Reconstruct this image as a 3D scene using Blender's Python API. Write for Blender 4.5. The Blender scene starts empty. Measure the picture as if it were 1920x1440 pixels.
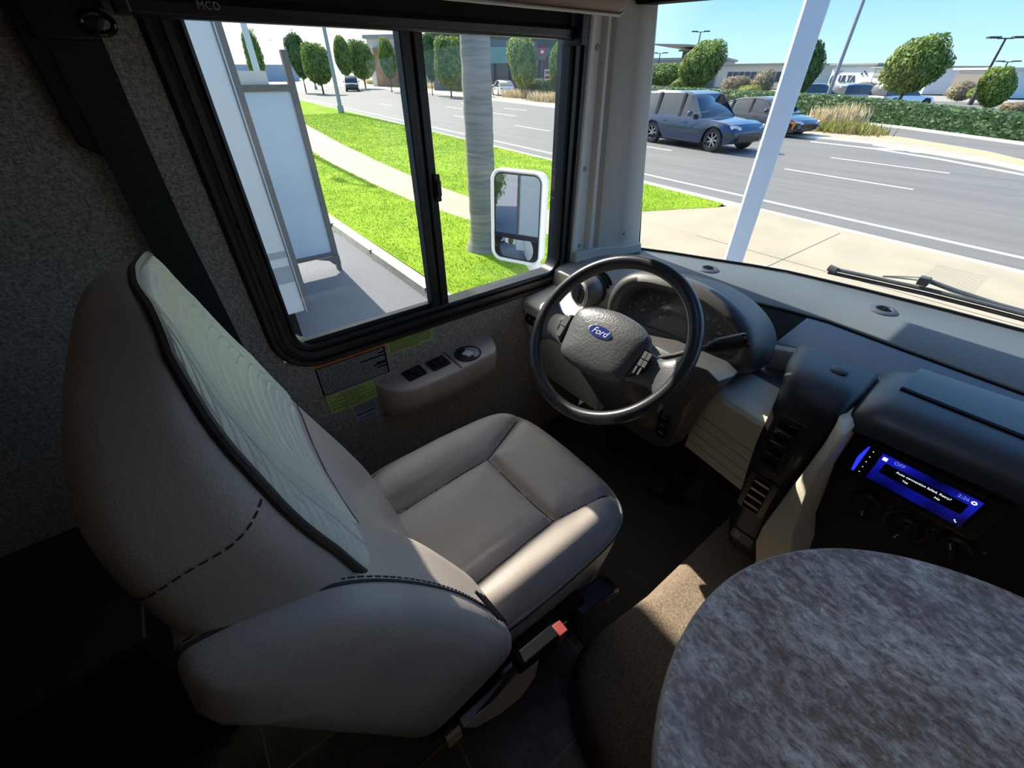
import bpy, bmesh, math, random
from mathutils import Vector, Matrix
random.seed(7)
C = bpy.context.scene
COL = C.collection
R = math.radians

# ------------------------------------------------------------------ camera
F_PX, PITCH, YAW, CAMZ = 783.0, R(36.7), R(52.4), 1.40
cam_d = bpy.data.cameras.new('camera'); cam = bpy.data.objects.new('camera', cam_d); COL.objects.link(cam)
cam_d.sensor_width = 36.0; cam_d.lens = 36.0 * F_PX / 1920.0; cam_d.clip_start = .02; cam_d.clip_end = 2000
cam.location = (0, 0, CAMZ); cam.rotation_euler = (R(90) - PITCH, 0, YAW)
C.camera = cam
# ------------------------------------------------------------------ sky, sun, exposure
C.view_settings.view_transform = 'Standard'; C.view_settings.look = 'None'
C.view_settings.gamma = 1; C.view_settings.use_curve_mapping = False
C.view_settings.exposure = 1.0
SUN_AZ, SUN_EL, SKY = R(-87.5), R(39), .83          # azimuth measured from +Y (vehicle front) towards +X
w = bpy.data.worlds.new('sky'); C.world = w; w.use_nodes = True
nt = w.node_tree; nt.nodes.clear()
def N(t, **k):
    n = nt.nodes.new(t)
    for a_, v_ in k.items(): setattr(n, a_, v_)
    return n
sdir = Vector((math.sin(SUN_AZ) * math.cos(SUN_EL), math.cos(SUN_AZ) * math.cos(SUN_EL), math.sin(SUN_EL)))
tcw = N('ShaderNodeTexCoord'); sep = N('ShaderNodeSeparateXYZ'); nt.links.new(tcw.outputs['Generated'], sep.inputs[0])
ramp = N('ShaderNodeValToRGB'); nt.links.new(sep.outputs['Z'], ramp.inputs[0])
e_ = ramp.color_ramp.elements; e_[0].position = 0.0; e_[0].color = (.48, .72, .86, 1); e_[1].position = .9; e_[1].color = (.09, .27, .74, 1)
q_ = e_.new(.10); q_.color = (.26, .53, .86, 1); q_ = e_.new(.35); q_.color = (.17, .43, .84, 1)
dot = N('ShaderNodeVectorMath', operation='DOT_PRODUCT'); dot.inputs[1].default_value = sdir; nt.links.new(tcw.outputs['Generated'], dot.inputs[0])
mr_ = N('ShaderNodeMapRange'); mr_.inputs[1].default_value = .5; mr_.inputs[2].default_value = 1.0; mr_.inputs[3].default_value = 0; mr_.inputs[4].default_value = 1; nt.links.new(dot.outputs['Value'], mr_.inputs[0])
mix_ = N('ShaderNodeMix', data_type='RGBA'); nt.links.new(mr_.outputs[0], mix_.inputs[0]); nt.links.new(ramp.outputs[0], mix_.inputs[6]); mix_.inputs[7].default_value = (1.5, 1.55, 1.5, 1)
bg = N('ShaderNodeBackground'); bg.inputs[1].default_value = SKY
wo = N('ShaderNodeOutputWorld')
nt.links.new(mix_.outputs[2], bg.inputs[0]); nt.links.new(bg.outputs[0], wo.inputs[0])
sun_d = bpy.data.lights.new('sun', 'SUN'); sun_d.energy = 4.6; sun_d.angle = R(.55); sun_d.color = (1, .93, .82)
sun = bpy.data.objects.new('sun', sun_d); COL.objects.link(sun)
sun.rotation_euler = sdir.to_track_quat('Z', 'Y').to_euler()

# ------------------------------------------------------------------ pixel -> point on a plane of the place
def ray(px, py):
    dx = px - 960; dy = py - 720
    f = F_PX * math.cos(PITCH) - dy * math.sin(PITCH); u = -F_PX * math.sin(PITCH) - dy * math.cos(PITCH)
    return (-(f * math.sin(YAW) - dx * math.cos(YAW)), dx * math.sin(YAW) + f * math.cos(YAW), u)
def at(px, py, **k):
    r = ray(px, py); (a, v), = k.items(); i = 'xyz'.index(a); o = (0, 0, CAMZ)
    s = (v - o[i]) / r[i]
    return Vector([o[j] + s * r[j] for j in range(3)])
GZ = -.95
def gp(px, py, z=GZ): return at(px, py, z=z)

# ------------------------------------------------------------------ materials
MATS = {}
def mat(name, col, rough=.6, metal=0, var=0, vscale=20, col2=None, bump=0, bscale=200, coat=0, spec=.5, stretch=None, emit=None, estr=1, detail=4):
    if name in MATS: return MATS[name]
    m = bpy.data.materials.new(name); m.use_nodes = True; n = m.node_tree; b = n.nodes['Principled BSDF']
    b.inputs['Base Color'].default_value = (*col, 1); b.inputs['Roughness'].default_value = rough
    b.inputs['Metallic'].default_value = metal; b.inputs['Coat Weight'].default_value = coat
    b.inputs['Specular IOR Level'].default_value = spec
    tc = n.nodes.new('ShaderNodeTexCoord'); mp = n.nodes.new('ShaderNodeMapping')
    n.links.new(tc.outputs['Object'], mp.inputs[0])
    if stretch: mp.inputs['Scale'].default_value = stretch
    if var or col2:
        t = n.nodes.new('ShaderNodeTexNoise'); t.inputs['Scale'].default_value = vscale; t.inputs['Detail'].default_value = detail
        n.links.new(mp.outputs[0], t.inputs[0])
        r = n.nodes.new('ShaderNodeValToRGB'); r.color_ramp.elements[0].position = .35; r.color_ramp.elements[1].position = .65
        c2 = col2 or tuple(min(1, c * (1 + var)) for c in col)
        c1 = col if col2 else tuple(c * (1 - var) for c in col)
        r.color_ramp.elements[0].color = (*c1, 1); r.color_ramp.elements[1].color = (*c2, 1)
        n.links.new(t.outputs['Fac'], r.inputs[0]); n.links.new(r.outputs[0], b.inputs['Base Color'])
    if bump:
        t = n.nodes.new('ShaderNodeTexNoise'); t.inputs['Scale'].default_value = bscale; t.inputs['Detail'].default_value = 3
        n.links.new(mp.outputs[0], t.inputs[0])
        bp = n.nodes.new('ShaderNodeBump'); bp.inputs['Strength'].default_value = bump; bp.inputs['Distance'].default_value = .002
        n.links.new(t.outputs['Fac'], bp.inputs['Height']); n.links.new(bp.outputs[0], b.inputs['Normal'])
    if emit:
        b.inputs['Emission Color'].default_value = (*emit, 1); b.inputs['Emission Strength'].default_value = estr
    MATS[name] = m; return m
def s2l(r, g, b): return tuple(((c / 255) / 12.92 if c < 11 else ((c / 255 + .055) / 1.055) ** 2.4) for c in (r, g, b))

def fabric_mat(name, c1, c2, sc=(420, 260, 260)):
    m = bpy.data.materials.new(name); m.use_nodes = True; n = m.node_tree; b = n.nodes['Principled BSDF']
    b.inputs['Roughness'].default_value = .9
    tc = n.nodes.new('ShaderNodeTexCoord'); r = n.nodes.new('ShaderNodeValToRGB'); mixs = []
    for st in ((1, 1, .3), (1, .3, 1)):
        mp = n.nodes.new('ShaderNodeMapping'); mp.inputs['Scale'].default_value = st; n.links.new(tc.outputs['Object'], mp.inputs[0])
        t = n.nodes.new('ShaderNodeTexNoise'); t.inputs['Scale'].default_value = sc[0]; t.inputs['Detail'].default_value = 2
        n.links.new(mp.outputs[0], t.inputs[0]); mixs.append(t)
    ad = n.nodes.new('ShaderNodeMath'); ad.operation = 'ADD'; n.links.new(mixs[0].outputs[0], ad.inputs[0]); n.links.new(mixs[1].outputs[0], ad.inputs[1])
    ml = n.nodes.new('ShaderNodeMath'); ml.operation = 'MULTIPLY'; ml.inputs[1].default_value = .5; n.links.new(ad.outputs[0], ml.inputs[0])
    r.color_ramp.elements[0].position = .4; r.color_ramp.elements[1].position = .6
    r.color_ramp.elements[0].color = (*c1, 1); r.color_ramp.elements[1].color = (*c2, 1)
    n.links.new(ml.outputs[0], r.inputs[0]); n.links.new(r.outputs[0], b.inputs['Base Color'])
    bp = n.nodes.new('ShaderNodeBump'); bp.inputs['Strength'].default_value = .35; bp.inputs['Distance'].default_value = .001
    n.links.new(ml.outputs[0], bp.inputs['Height']); n.links.new(bp.outputs[0], b.inputs['Normal'])
    MATS[name] = m; return m

def glass_mat(name, tint=(.9, .93, .92), dirt=.03, rough=0.0):
    m = bpy.data.materials.new(name); m.use_nodes = True; n = m.node_tree; n.nodes.clear()
    o = n.nodes.new('ShaderNodeOutputMaterial'); tr = n.nodes.new('ShaderNodeBsdfTransparent'); tr.inputs[0].default_value = (*tint, 1)
    gl = n.nodes.new('ShaderNodeBsdfGlossy'); gl.inputs['Roughness'].default_value = rough
    ge = n.nodes.new('ShaderNodeNewGeometry'); dt = n.nodes.new('ShaderNodeVectorMath'); dt.operation = 'DOT_PRODUCT'
    n.links.new(ge.outputs['Normal'], dt.inputs[0]); n.links.new(ge.outputs['Incoming'], dt.inputs[1])
    def mth(op, a_, b_=None, c_=None):
        q = n.nodes.new('ShaderNodeMath'); q.operation = op
        for i_, v_ in enumerate((a_, b_, c_)):
            if v_ is None: continue
            if isinstance(v_, (int, float)): q.inputs[i_].default_value = v_
            else: n.links.new(v_, q.inputs[i_])
        return q.outputs[0]
    fr_ = mth('MULTIPLY_ADD', mth('POWER', mth('SUBTRACT', 1.0, mth('ABSOLUTE', dt.outputs['Value'])), 5.0), .93, .05)
    mx = n.nodes.new('ShaderNodeMixShader'); n.links.new(fr_, mx.inputs[0]); n.links.new(tr.outputs[0], mx.inputs[1]); n.links.new(gl.outputs[0], mx.inputs[2])
    df = n.nodes.new('ShaderNodeBsdfDiffuse'); df.inputs[0].default_value = (.75, .75, .72, 1)
    mx2 = n.nodes.new('ShaderNodeMixShader')
    tc = n.nodes.new('ShaderNodeTexCoord'); t = n.nodes.new('ShaderNodeTexNoise'); t.inputs['Scale'].default_value = 5; t.inputs['Detail'].default_value = 8
    n.links.new(tc.outputs['Object'], t.inputs[0])
    rp = n.nodes.new('ShaderNodeMapRange'); rp.inputs[1].default_value = .4; rp.inputs[2].default_value = .8; rp.inputs[3].default_value = dirt * .35; rp.inputs[4].default_value = dirt * 2
    n.links.new(t.outputs[0], rp.inputs[0]); n.links.new(rp.outputs[0], mx2.inputs[0])
    n.links.new(mx.outputs[0], mx2.inputs[1]); n.links.new(df.outputs[0], mx2.inputs[2]); n.links.new(mx2.outputs[0], o.inputs[0])
    MATS[name] = m; return m

LEATHER = mat('taupe_leather', s2l(186, 172, 162), .40, var=.06, vscale=9, bump=.25, bscale=420, spec=.45)
LEATHER_L = mat('quilted_leather', s2l(214, 210, 196), .45, var=.04, vscale=9, bump=.2, bscale=420)
PIPING = mat('dark_piping', s2l(52, 46, 42), .45)
LEVER = mat('lever_grey', s2l(92, 92, 94), .3)
SEAM = mat('seam_thread', s2l(70, 60, 52), .8)
BLACK = mat('black_plastic', (.012, .012, .013), .42, bump=.15, bscale=600)
BLACKM = mat('matt_black', (.006, .006, .007), .75, spec=.12)
GLOSSB = mat('gloss_black', (.008, .008, .01), .12)
RUBBER = mat('rubber', (.015, .015, .015), .8)
FRAMEB = mat('black_window_frame', (.010, .011, .012), .38)
WHEELM = mat('steering_leather', (.035, .036, .038), .3, bump=.12, bscale=300)
HUBM = mat('hub_grained', (.11, .112, .115), .38, bump=.5, bscale=170)
DASHTOP = mat('dash_pad', s2l(94, 102, 104), .5, bump=.25, bscale=500)
DASH2 = mat('dash_smooth', s2l(84, 92, 102), .25, bump=.15, bscale=30)
DGREY = mat('dark_grey_plastic', s2l(84, 82, 80), .42, bump=.3, bscale=500)
MGREY = mat('mid_grey_plastic', s2l(160, 155, 146), .5, bump=.3, bscale=500)
BEIGE = mat('beige_plastic', s2l(226, 216, 194), .5, bump=.25, bscale=400)
TAUPEP = mat('taupe_vinyl', s2l(188, 174, 162), .5, bump=.3, bscale=350)
PILLAR = mat('pillar_plastic', s2l(214, 206, 194), .5, bump=.3, bscale=400)
BELTM = mat('belt_webbing', (.008, .011, .011), .65, bump=.4, bscale=700)
CARPET = mat('brown_carpet', s2l(138, 120, 102), .95, var=.35, vscale=260, bump=1, bscale=420)
CARPETD = mat('dark_floor_mat', s2l(60, 52, 46), .9, var=.35, vscale=200, bump=.8, bscale=300)
WHITEP = mat('white_paint', s2l(214, 218, 220), .35)
WHITEM = mat('white_plastic', s2l(236, 236, 236), .4)
CHROME = mat('mirror_glass', (.92, .94, .95), .015, metal=1)
STEEL = mat('brushed_steel', (.5, .5, .5), .3, metal=1)
WALLF = fabric_mat('woven_wall_fabric', s2l(128, 120, 110), s2l(190, 180, 168))
PANE = glass_mat('window_pane', (.95, .98, .96), .03)
WPANE = glass_mat('windshield_pane', (.96, .985, .99), .010)

# ------------------------------------------------------------------ mesh helper
def perp(d):
    d = d.normalized(); a = Vector((0, 0, 1)) if abs(d.z) < .9 else Vector((1, 0, 0))
    u = d.cross(a).normalized(); return u, d.cross(u).normalized()
class MB:
    def __init__(s, T=None): s.v = []; s.f = []; s.T = T
    def add(s, vs, fs):
        o = len(s.v); s.v += [s.T @ Vector(p) if s.T else Vector(p) for p in vs]; s.f += [tuple(i + o for i in f) for f in fs]; return s
    def box(s, x0, x1, y0, y1, z0, z1):
        return s.add([(x, y, z) for z in (z0, z1) for y in (y0, y1) for x in (x0, x1)],
                     [(0, 2, 3, 1), (4, 5, 7, 6), (0, 1, 5, 4), (2, 6, 7, 3), (0, 4, 6, 2), (1, 3, 7, 5)])
    def prism(s, poly, d):
        d = Vector(d); n = len(poly); vs = [Vector(p) for p in poly] + [Vector(p) + d for p in poly]
        return s.add(vs, [tuple(range(n))[::-1], tuple(range(n, 2 * n))] + [(i, (i + 1) % n, n + (i + 1) % n, n + i) for i in range(n)])
    def loft(s, rings, cap=True, closed=False):
        n = len(rings[0]); vs = [p for r in rings for p in r]; fs = []
        m = len(rings)
        for k in range(m if closed else m - 1):
            a = k * n; b = ((k + 1) % m) * n
            fs += [(a + i, a + (i + 1) % n, b + (i + 1) % n, b + i) for i in range(n)]
        if cap and not closed: fs += [tuple(range(n))[::-1], tuple(range((m - 1) * n, m * n))]
        return s.add(vs, fs)
    def tube(s, pts, r, n=10, closed=False, flat=1.0, up=None):
        pts = [Vector(p) for p in pts]; m = len(pts); rings = []
        rr = r if isinstance(r, (list, tuple)) else [r] * m
        prev = None
        for i, p in enumerate(pts):
            if closed: d = pts[(i + 1) % m] - pts[i - 1]
            else: d = pts[min(i + 1, m - 1)] - pts[max(i - 1, 0)]
            d.normalize()
            if prev is None:
                u = (Vector(up) - d * d.dot(Vector(up))).normalized() if up else perp(d)[0]
            else:
                u = (prev - d * d.dot(prev)).normalized()
            prev = u; v = d.cross(u)
            rings.append([p + u * math.cos(2 * math.pi * k / n) * rr[i] + v * math.sin(2 * math.pi * k / n) * rr[i] * flat for k in range(n)])
        return s.loft(rings, cap=not closed, closed=closed)
    def lathe(s, prof, axis_o, axis_d, n=32, cap=True):
        o = Vector(axis_o); d = Vector(axis_d).normalized(); u, v = perp(d)
        return s.loft([[o + d * h + (u * math.cos(2 * math.pi * k / n) + v * math.sin(2 * math.pi * k / n)) * r for k in range(n)] for r, h in prof], cap)
    def grid(s, fn, nu, nv):
        vs = [fn(i / (nu - 1), j / (nv - 1)) for j in range(nv) for i in range(nu)]
        return s.add(vs, [(j * nu + i, j * nu + i + 1, (j + 1) * nu + i + 1, (j + 1) * nu + i) for j in range(nv - 1) for i in range(nu - 1)])
    def ball(s, c, r, n=16, m=10, fn=None):
        c = Vector(c); r = Vector(r) if hasattr(r, '__len__') else Vector((r, r, r)); vs = []; 
        for j in range(m + 1):
            ph = math.pi * j / m - math.pi / 2
            for i in range(n):
                a = 2 * math.pi * i / n; p = Vector((math.cos(ph) * math.cos(a), math.cos(ph) * math.sin(a), math.sin(ph)))
                k = fn(p) if fn else 1
                vs.append(c + Vector((p.x * r.x, p.y * r.y, p.z * r.z)) * k)
        return s.add(vs, [(j * n + i, j * n + (i + 1) % n, (j + 1) * n + (i + 1) % n, (j + 1) * n + i) for j in range(m) for i in range(n)])
    def build(s, name, m, parent=None, smooth=40, bevel=0, seg=3, sub=0, solid=0, weld=False, label=None):
        me = bpy.data.meshes.new(name); me.from_pydata([tuple(p) for p in s.v], [], s.f)
        bm = bmesh.new(); bm.from_mesh(me)
        if weld: bmesh.ops.remove_doubles(bm, verts=bm.verts, dist=1e-5)
        bmesh.ops.recalc_face_normals(bm, faces=bm.faces); bm.to_mesh(me); bm.free()
        me.materials.append(m)
        if smooth:
            me.shade_smooth()
            if not sub: me.set_sharp_from_angle(angle=R(smooth))
        o = bpy.data.objects.new(name, me); COL.objects.link(o)
        if bevel:
            b = o.modifiers.new('bevel', 'BEVEL'); b.width = bevel; b.segments = seg; b.limit_method = 'ANGLE'; b.angle_limit = R(35)
            b.harden_normals = False
        if sub:
            b = o.modifiers.new('sub', 'SUBSURF'); b.levels = sub; b.render_levels = sub
        if solid:
            b = o.modifiers.new('solid', 'SOLIDIFY'); b.thickness = solid; b.offset = 0
        if parent: attach(o, parent)
        if label: o['label'] = label
        return o
def mtx(o): return Matrix.LocRotScale(o.location, o.rotation_euler, o.scale)
def wmtx(o): return (wmtx(o.parent) @ o.matrix_parent_inverse @ mtx(o)) if o.parent else mtx(o)
def attach(o, p):
    o.parent = p; o.matrix_parent_inverse = wmtx(p).inverted()
def tag(o, label, cat, group=None, kind=None):
    o['label'] = label; o['category'] = cat
    if group: o['group'] = group
    if kind: o['kind'] = kind
    return o
def thing(name, loc, label, cat, group=None):
    o = bpy.data.objects.new(name, None); COL.objects.link(o); o.location = loc; o.empty_display_size = .1
    return tag(o, label, cat, group)
def struct(o): o['kind'] = 'structure'; return o
def copy_tree(o, parent=None):
    c = o.copy(); COL.objects.link(c); c.parent = parent
    for ch in list(o.children): copy_tree(ch, c)
    return c
def frame(o, yaw=0, tilt=90):
    """local u right, v up along a plane tilted from the horizontal, n towards the viewer"""
    y = R(yaw); t = R(tilt)
    u = Vector((math.cos(y), math.sin(y), 0)); v = Vector((-math.sin(y) * math.cos(t), math.cos(y) * math.cos(t), math.sin(t))); n = u.cross(v)
    M = Matrix.Identity(4)
    for i, a in enumerate((u, v, n)):
        for j in range(3): M[j][i] = a[j]
    for j in range(3): M[j][3] = o[j]
    return M
def text(name, s, size, M, m, parent, depth=.0006, align='CENTER', label=None, spacing=1.0, shear=0):
    c = bpy.data.curves.new(name, 'FONT'); c.body = s; c.size = size; c.extrude = depth; c.align_x = align; c.align_y = 'CENTER'
    c.space_character = spacing; c.shear = shear
    t = bpy.data.objects.new(name, c); COL.objects.link(t)
    dg = bpy.context.evaluated_depsgraph_get(); dg.update()
    me = bpy.data.meshes.new_from_object(t.evaluated_get(dg)); bpy.data.objects.remove(t)
    me.transform(M); me.materials.clear(); me.materials.append(m)
    o = bpy.data.objects.new(name, me); COL.objects.link(o)
    if parent: attach(o, parent)
    if label: o['label'] = label
    return o
def rrect(a0, a1, b0, b1, r, n=6, d=0):
    a0 -= d; a1 += d; b0 -= d; b1 += d; r = max(r + d, .0005); P = []
    for cx, cy, s in ((a1 - r, b1 - r, 0), (a0 + r, b1 - r, 90), (a0 + r, b0 + r, 180), (a1 - r, b0 + r, 270)):
        for k in range(n + 1):
            t = R(s + 90 * k / n); P.append((cx + r * math.cos(t), cy + r * math.sin(t)))
    return P
def sell(t, n=2.5):
    c, s = math.cos(t), math.sin(t)
    return math.copysign(abs(c) ** (2 / n), c), math.copysign(abs(s) ** (2 / n), s)
def lerp(a, b, t): return a + (b - a) * t
def interp(tab, x):
    if x <= tab[0][0]: return tab[0][1:]
    for (a, *va), (b, *vb) in zip(tab, tab[1:]):
        if x <= b:
            t = (x - a) / (b - a); t = t * t * (3 - 2 * t) if False else t
            return [lerp(p, q, t) for p, q in zip(va, vb)]
    return tab[-1][1:]

# ================================================================== THE CAB SHELL
XL, XR = -1.12, 1.16
ROOF = 2.0
HY0, HY1, HZ0, HZ1 = .085, 1.10, .77, 1.62       # driver window opening
b = MB()
b.box(XL - .055, XL, -2.6, HY0, -.15, ROOF); b.box(XL - .055, XL, HY1, 1.30, -.15, ROOF)
b.box(XL - .055, XL, HY0, HY1, -.15, HZ0); b.box(XL - .055, XL, HY0, HY1, HZ1, ROOF)
struct(b.build('wall_left', WALLF))
b = MB()
b.box(XL - .075, XL - .056, -2.6, HY0 - .03, -.45, ROOF + .1); b.box(XL - .075, XL - .056, HY1 + .03, 1.45, -.45, ROOF + .1)
b.box(XL - .075, XL - .056, HY0 - .03, HY1 + .03, -.45, HZ0 - .03); b.box(XL - .075, XL - .056, HY0 - .03, HY1 + .03, HZ1 + .03, ROOF + .1)
struct(b.build('trim_1', WHITEP))                 # painted outer skin seen in the mirror
b = MB(); b.box(XR, XR + .05, -2.6, 1.4, -.15, ROOF)
struct(b.build('wall_right', mat('right_wall_panel', s2l(120, 112, 102), .7)))
b = MB(); b.box(XL, XR, -2.65, -2.6, -.15, ROOF); struct(b.build('wall_back', WALLF))
CEILM = mat('ceiling_vinyl', s2l(206, 200, 190), .7)
SKX0, SKX1, SKY0, SKY1 = -.38, .22, .56, 1.14           # unseen roof opening added to bring daylight into the cab
b = MB(); b.box(XL - .05, SKX0, -2.65, 1.55, ROOF, ROOF + .05); b.box(SKX1, XR + .05, -2.65, 1.55, ROOF, ROOF + .05); b.box(SKX0, SKX1, -2.65, SKY0, ROOF, ROOF + .05); b.box(SKX0, SKX1, SKY1, 1.55, ROOF, ROOF + .05)
struct(b.build('ceiling', CEILM))
W3 = struct(bpy.data.objects.new('added_hatch', None)); COL.objects.link(W3); W3.location = (-.08, .85, ROOF)
b = MB(); b.loft([[(x, y, z) for x, y in rrect(SKX0, SKX1, SKY0, SKY1, .03, 4, d)] for d, z in ((0, ROOF - .012), (0, ROOF + .09), (.02, ROOF + .09), (.03, ROOF - .012))], cap=False, closed=True); b.build('added_hatch_frame', CEILM, W3)
b = MB(); b.add([(SKX0, SKY0, ROOF + .085), (SKX1, SKY0, ROOF + .085), (SKX1, SKY1, ROOF + .085), (SKX0, SKY1, ROOF + .085)], [(0, 1, 2, 3)]); b.build('added_hatch_pane', PANE, W3)
b = MB(); b.box(XL - .05, XR + .05, 1.36, 1.62, 1.64, ROOF); struct(b.build('trim_2', BLACKM))

# floor: vinyl stone tiles with pale grout
m = bpy.data.materials.new('stone_vinyl_tiles'); m.use_nodes = True; n = m.node_tree; pb = n.nodes['Principled BSDF']; pb.inputs['Roughness'].default_value = .45
tc = n.nodes.new('ShaderNodeTexCoord'); mp = n.nodes.new('ShaderNodeMapping'); n.links.new(tc.outputs['Object'], mp.inputs[0])
mp.inputs['Location'].default_value = (.153, -.08, 0)
br = n.nodes.new('ShaderNodeTexBrick'); br.offset = .0; br.inputs['Scale'].default_value = 1; br.inputs['Brick Width'].default_value = .2; br.inputs['Row Height'].default_value = .4
br.inputs['Mortar Size'].default_value = .0022; br.inputs['Mortar'].default_value = (*s2l(170, 150, 120), 1)
nz = n.nodes.new('ShaderNodeTexNoise'); nz.inputs['Scale'].default_value = 11; nz.inputs['Detail'].default_value = 9; nz.inputs['Roughness'].default_value = .7
rp = n.nodes.new('ShaderNodeValToRGB'); rp.color_ramp.elements[0].position = .35; rp.color_ramp.elements[1].position = .68
rp.color_ramp.elements[0].color = (*s2l(72, 64, 52), 1); rp.color_ramp.elements[1].color = (*s2l(138, 124, 104), 1)
n.links.new(tc.outputs['Object'], nz.inputs[0]); n.links.new(nz.outputs[0], rp.inputs[0])
n.links.new(mp.outputs[0], br.inputs[0]); n.links.new(rp.outputs[0], br.inputs['Color1']); n.links.new(rp.outputs[0], br.inputs['Color2'])
n.links.new(br.outputs['Color'], pb.inputs['Base Color'])
b = MB(); b.box(XL, XR, -2.6, 1.5, -.05, 0); struct(b.build('floor', m))
b = MB(); b.box(XL, XR, 1.42, 1.46, -.05, .80); struct(b.build('wall_front', BLACKM))

# carpeted cab floor and engine hump
foot = MB(); foot.prism([(XL + .002, .62, .0), (-.26, .50, .0), (-.20, .62, .0), (-.20, 1.42, .0), (XL + .002, 1.42, .0)], (0, 0, .012))
tag(foot.build('floor_mat', CARPETD), 'dark brown cab floor mat under the pedals', 'floor mat')
hump = MB()
edge = [(-.262, 1.42), (-.262, 1.0), (-.262, .70), (-.275, .56), (-.285, .46), (-.245, .385), (-.165, .335), (-.10, .315), (0, .28), (.2, .22), (.6, .22), (.9, .5), (.9, 1.42)]
def hring(z, d): return [(x + d * (1 if x < .3 else -1), y + (d if y < 1.4 else 0), z) for x, y in edge]
hump.loft([hring(.0, 0), hring(.05, .004), hring(.125, .012), hring(.148, .03), hring(.152, .06)])
tag(hump.build('engine_cover', CARPET, smooth=60), 'brown carpeted engine hump between driver seat and round table', 'engine cover')

# ------------------------------------------------------------------ driver window
IY0, IY1, IZ0, IZ1 = .135, 1.072, .797, 1.60
W1 = struct(bpy.data.objects.new('window_1', None)); COL.objects.link(W1); W1.location = (XL, .6, .8)
prof = [(0, -.05), (0, .003), (.006, .006), (.010, -.003), (.018, -.003), (.021, .006), (.034, .008), (.036, .001), (.046, .001), (.050, .011), (.060, .012), (.066, .006), (.069, 0)]
b = MB(); b.loft([[(XL + h, y, z) for y, z in rrect(IY0, IY1, IZ0, IZ1, .045, 8, d)] for d, h in prof], cap=False)
b.build('window_frame', FRAMEB, W1, smooth=30)
b = MB(); 
for q in range(2): b.box(XL - .03, XL + .004, .541 + q * .034, .566 + q * .034, IZ0 - .005, IZ1)
b.box(XL - .034, XL - .004, .56, .58, IZ0 - .005, IZ1)
b.box(XL - .03, XL - .006, IY0, .541, IZ0 - .002, IZ0 + .014)
b.build('sliding_sash', FRAMEB, W1, bevel=.003)
b = MB(); b.box(XL + .004, XL + .02, .590, .604, 1.125, 1.165); b.box(XL + .004, XL + .012, .588, .606, 1.11, 1.18)
b.build('latch', BLACK, W1, bevel=.003)
for nm, y0, y1, x in (('pane', IY0 - .005, .556, XL - .022), ('pane', .585, IY1 + .005, XL - .014)):
    MB().add([(x, y0, IZ0 - .005), (x, y1, IZ0 - .005), (x, y1, IZ1), (x, y0, IZ1)], [(0, 1, 2, 3)]).build(nm, PANE, W1)
for y, z in ((.10, 1.38), (.098, 1.13), (.30, .762), (.62, .762), (.88, .762), (1.105, 1.1)):
    MB().lathe([(.004, 0), (.004, .002), (.0025, .003)], (XL + .0005, y, z), (1, 0, 0), 10).build('screw', BLACKM, W1)

# roller blind above the window
bl = thing('roller_blind', (XL + .04, .58, 1.49), 'black roller blind drawn up above the driver side window', 'blind')
b = MB(); b.box(-1.088, -1.074, .07, 1.03, 1.50, 1.80); b.build('blind_fabric', mat('blind_cloth', (.010, .011, .009), .9, bump=.2), bl)
b = MB(); b.loft([[(-1.082 + x, y, 1.490 + z) for x, z in ((.010, -.018), (.016, -.012), (.017, .004), (.010, .012), (-.010, .012), (-.014, 0), (-.010, -.018))] for y in (.062, 1.036)])
b.build('bottom_bar', mat('bar_plastic', (.016, .015, .017), .35), bl, bevel=.002)
M = Matrix(((0, 0, 1, -1.0642), (1, 0, 0, .172), (0, 1, 0, 1.4905), (0, 0, 0, 1)))
text('logo', 'MCD', .015, M, mat('logo_print', s2l(170, 168, 165), .5), bl, spacing=1.1)
b = MB(); b.box(-1.112, -1.05, .040, .062, 1.475, 1.80); b.build('side_bracket', BLACK, bl, bevel=.004)
b = MB(); b.box(-1.112, -1.04, 1.036, 1.06, 1.46, 1.80); b.build('side_bracket', BLACK, bl, bevel=.004)

# padded valance at the top of the window
v = thing('padded_valance', (-.97, .5, 1.52), 'tan leather padded valance ending above the door pillar', 'valance')
prof = [(-1.02, 1.522), (-.955, 1.514), (-.93, 1.53), (-.925, 1.70), (-1.02, 1.70)]
b = MB(); b.loft([[(x, y, z) for x, z in prof] for y in (-.6, 1.085)]); b.build('pad', mat('brown_leather', s2l(112, 84, 62), .5, var=.1), v, bevel=.016, seg=4)
b = MB(); b.tube([(-.945, -.6, 1.516), (-.945, 1.07, 1.516), (-.948, 1.085, 1.524), (-.948, 1.09, 1.6)], .0035, 8); b.build('piping', mat('light_piping', s2l(190, 178, 160), .5), v)

# ------------------------------------------------------------------ A pillar
pl = struct(bpy.data.objects.new('trim_3', None)); COL.objects.link(pl); pl.location = (-1.07, 1.3, .8)
def slope(y, z): return y - (z - .82) * .16 * max(0, min(1, (y - 1.15) / .3))
pp = [(-1.118, 1.132), (-1.104, 1.134), (-1.100, 1.142), (-1.106, 1.150), (-1.108, 1.175), (-1.106, 1.198), (-1.094, 1.206), (-1.088, 1.214), (-1.088, 1.232),
      (-1.096, 1.238), (-1.094, 1.245), (-1.078, 1.252), (-1.060, 1.30), (-1.044, 1.345), (-1.040, 1.352), (-1.034, 1.38), (-1.026, 1.43), (-1.03, 1.445), (-1.118, 1.445)]
b = MB(); b.loft([[(x, slope(y, z), z) for x, y in pp] for z in (.815, .9, 1.2, 1.5, 1.75)]); b.build('pillar_cover', PILLAR, pl, smooth=50, bevel=.0025)
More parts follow.
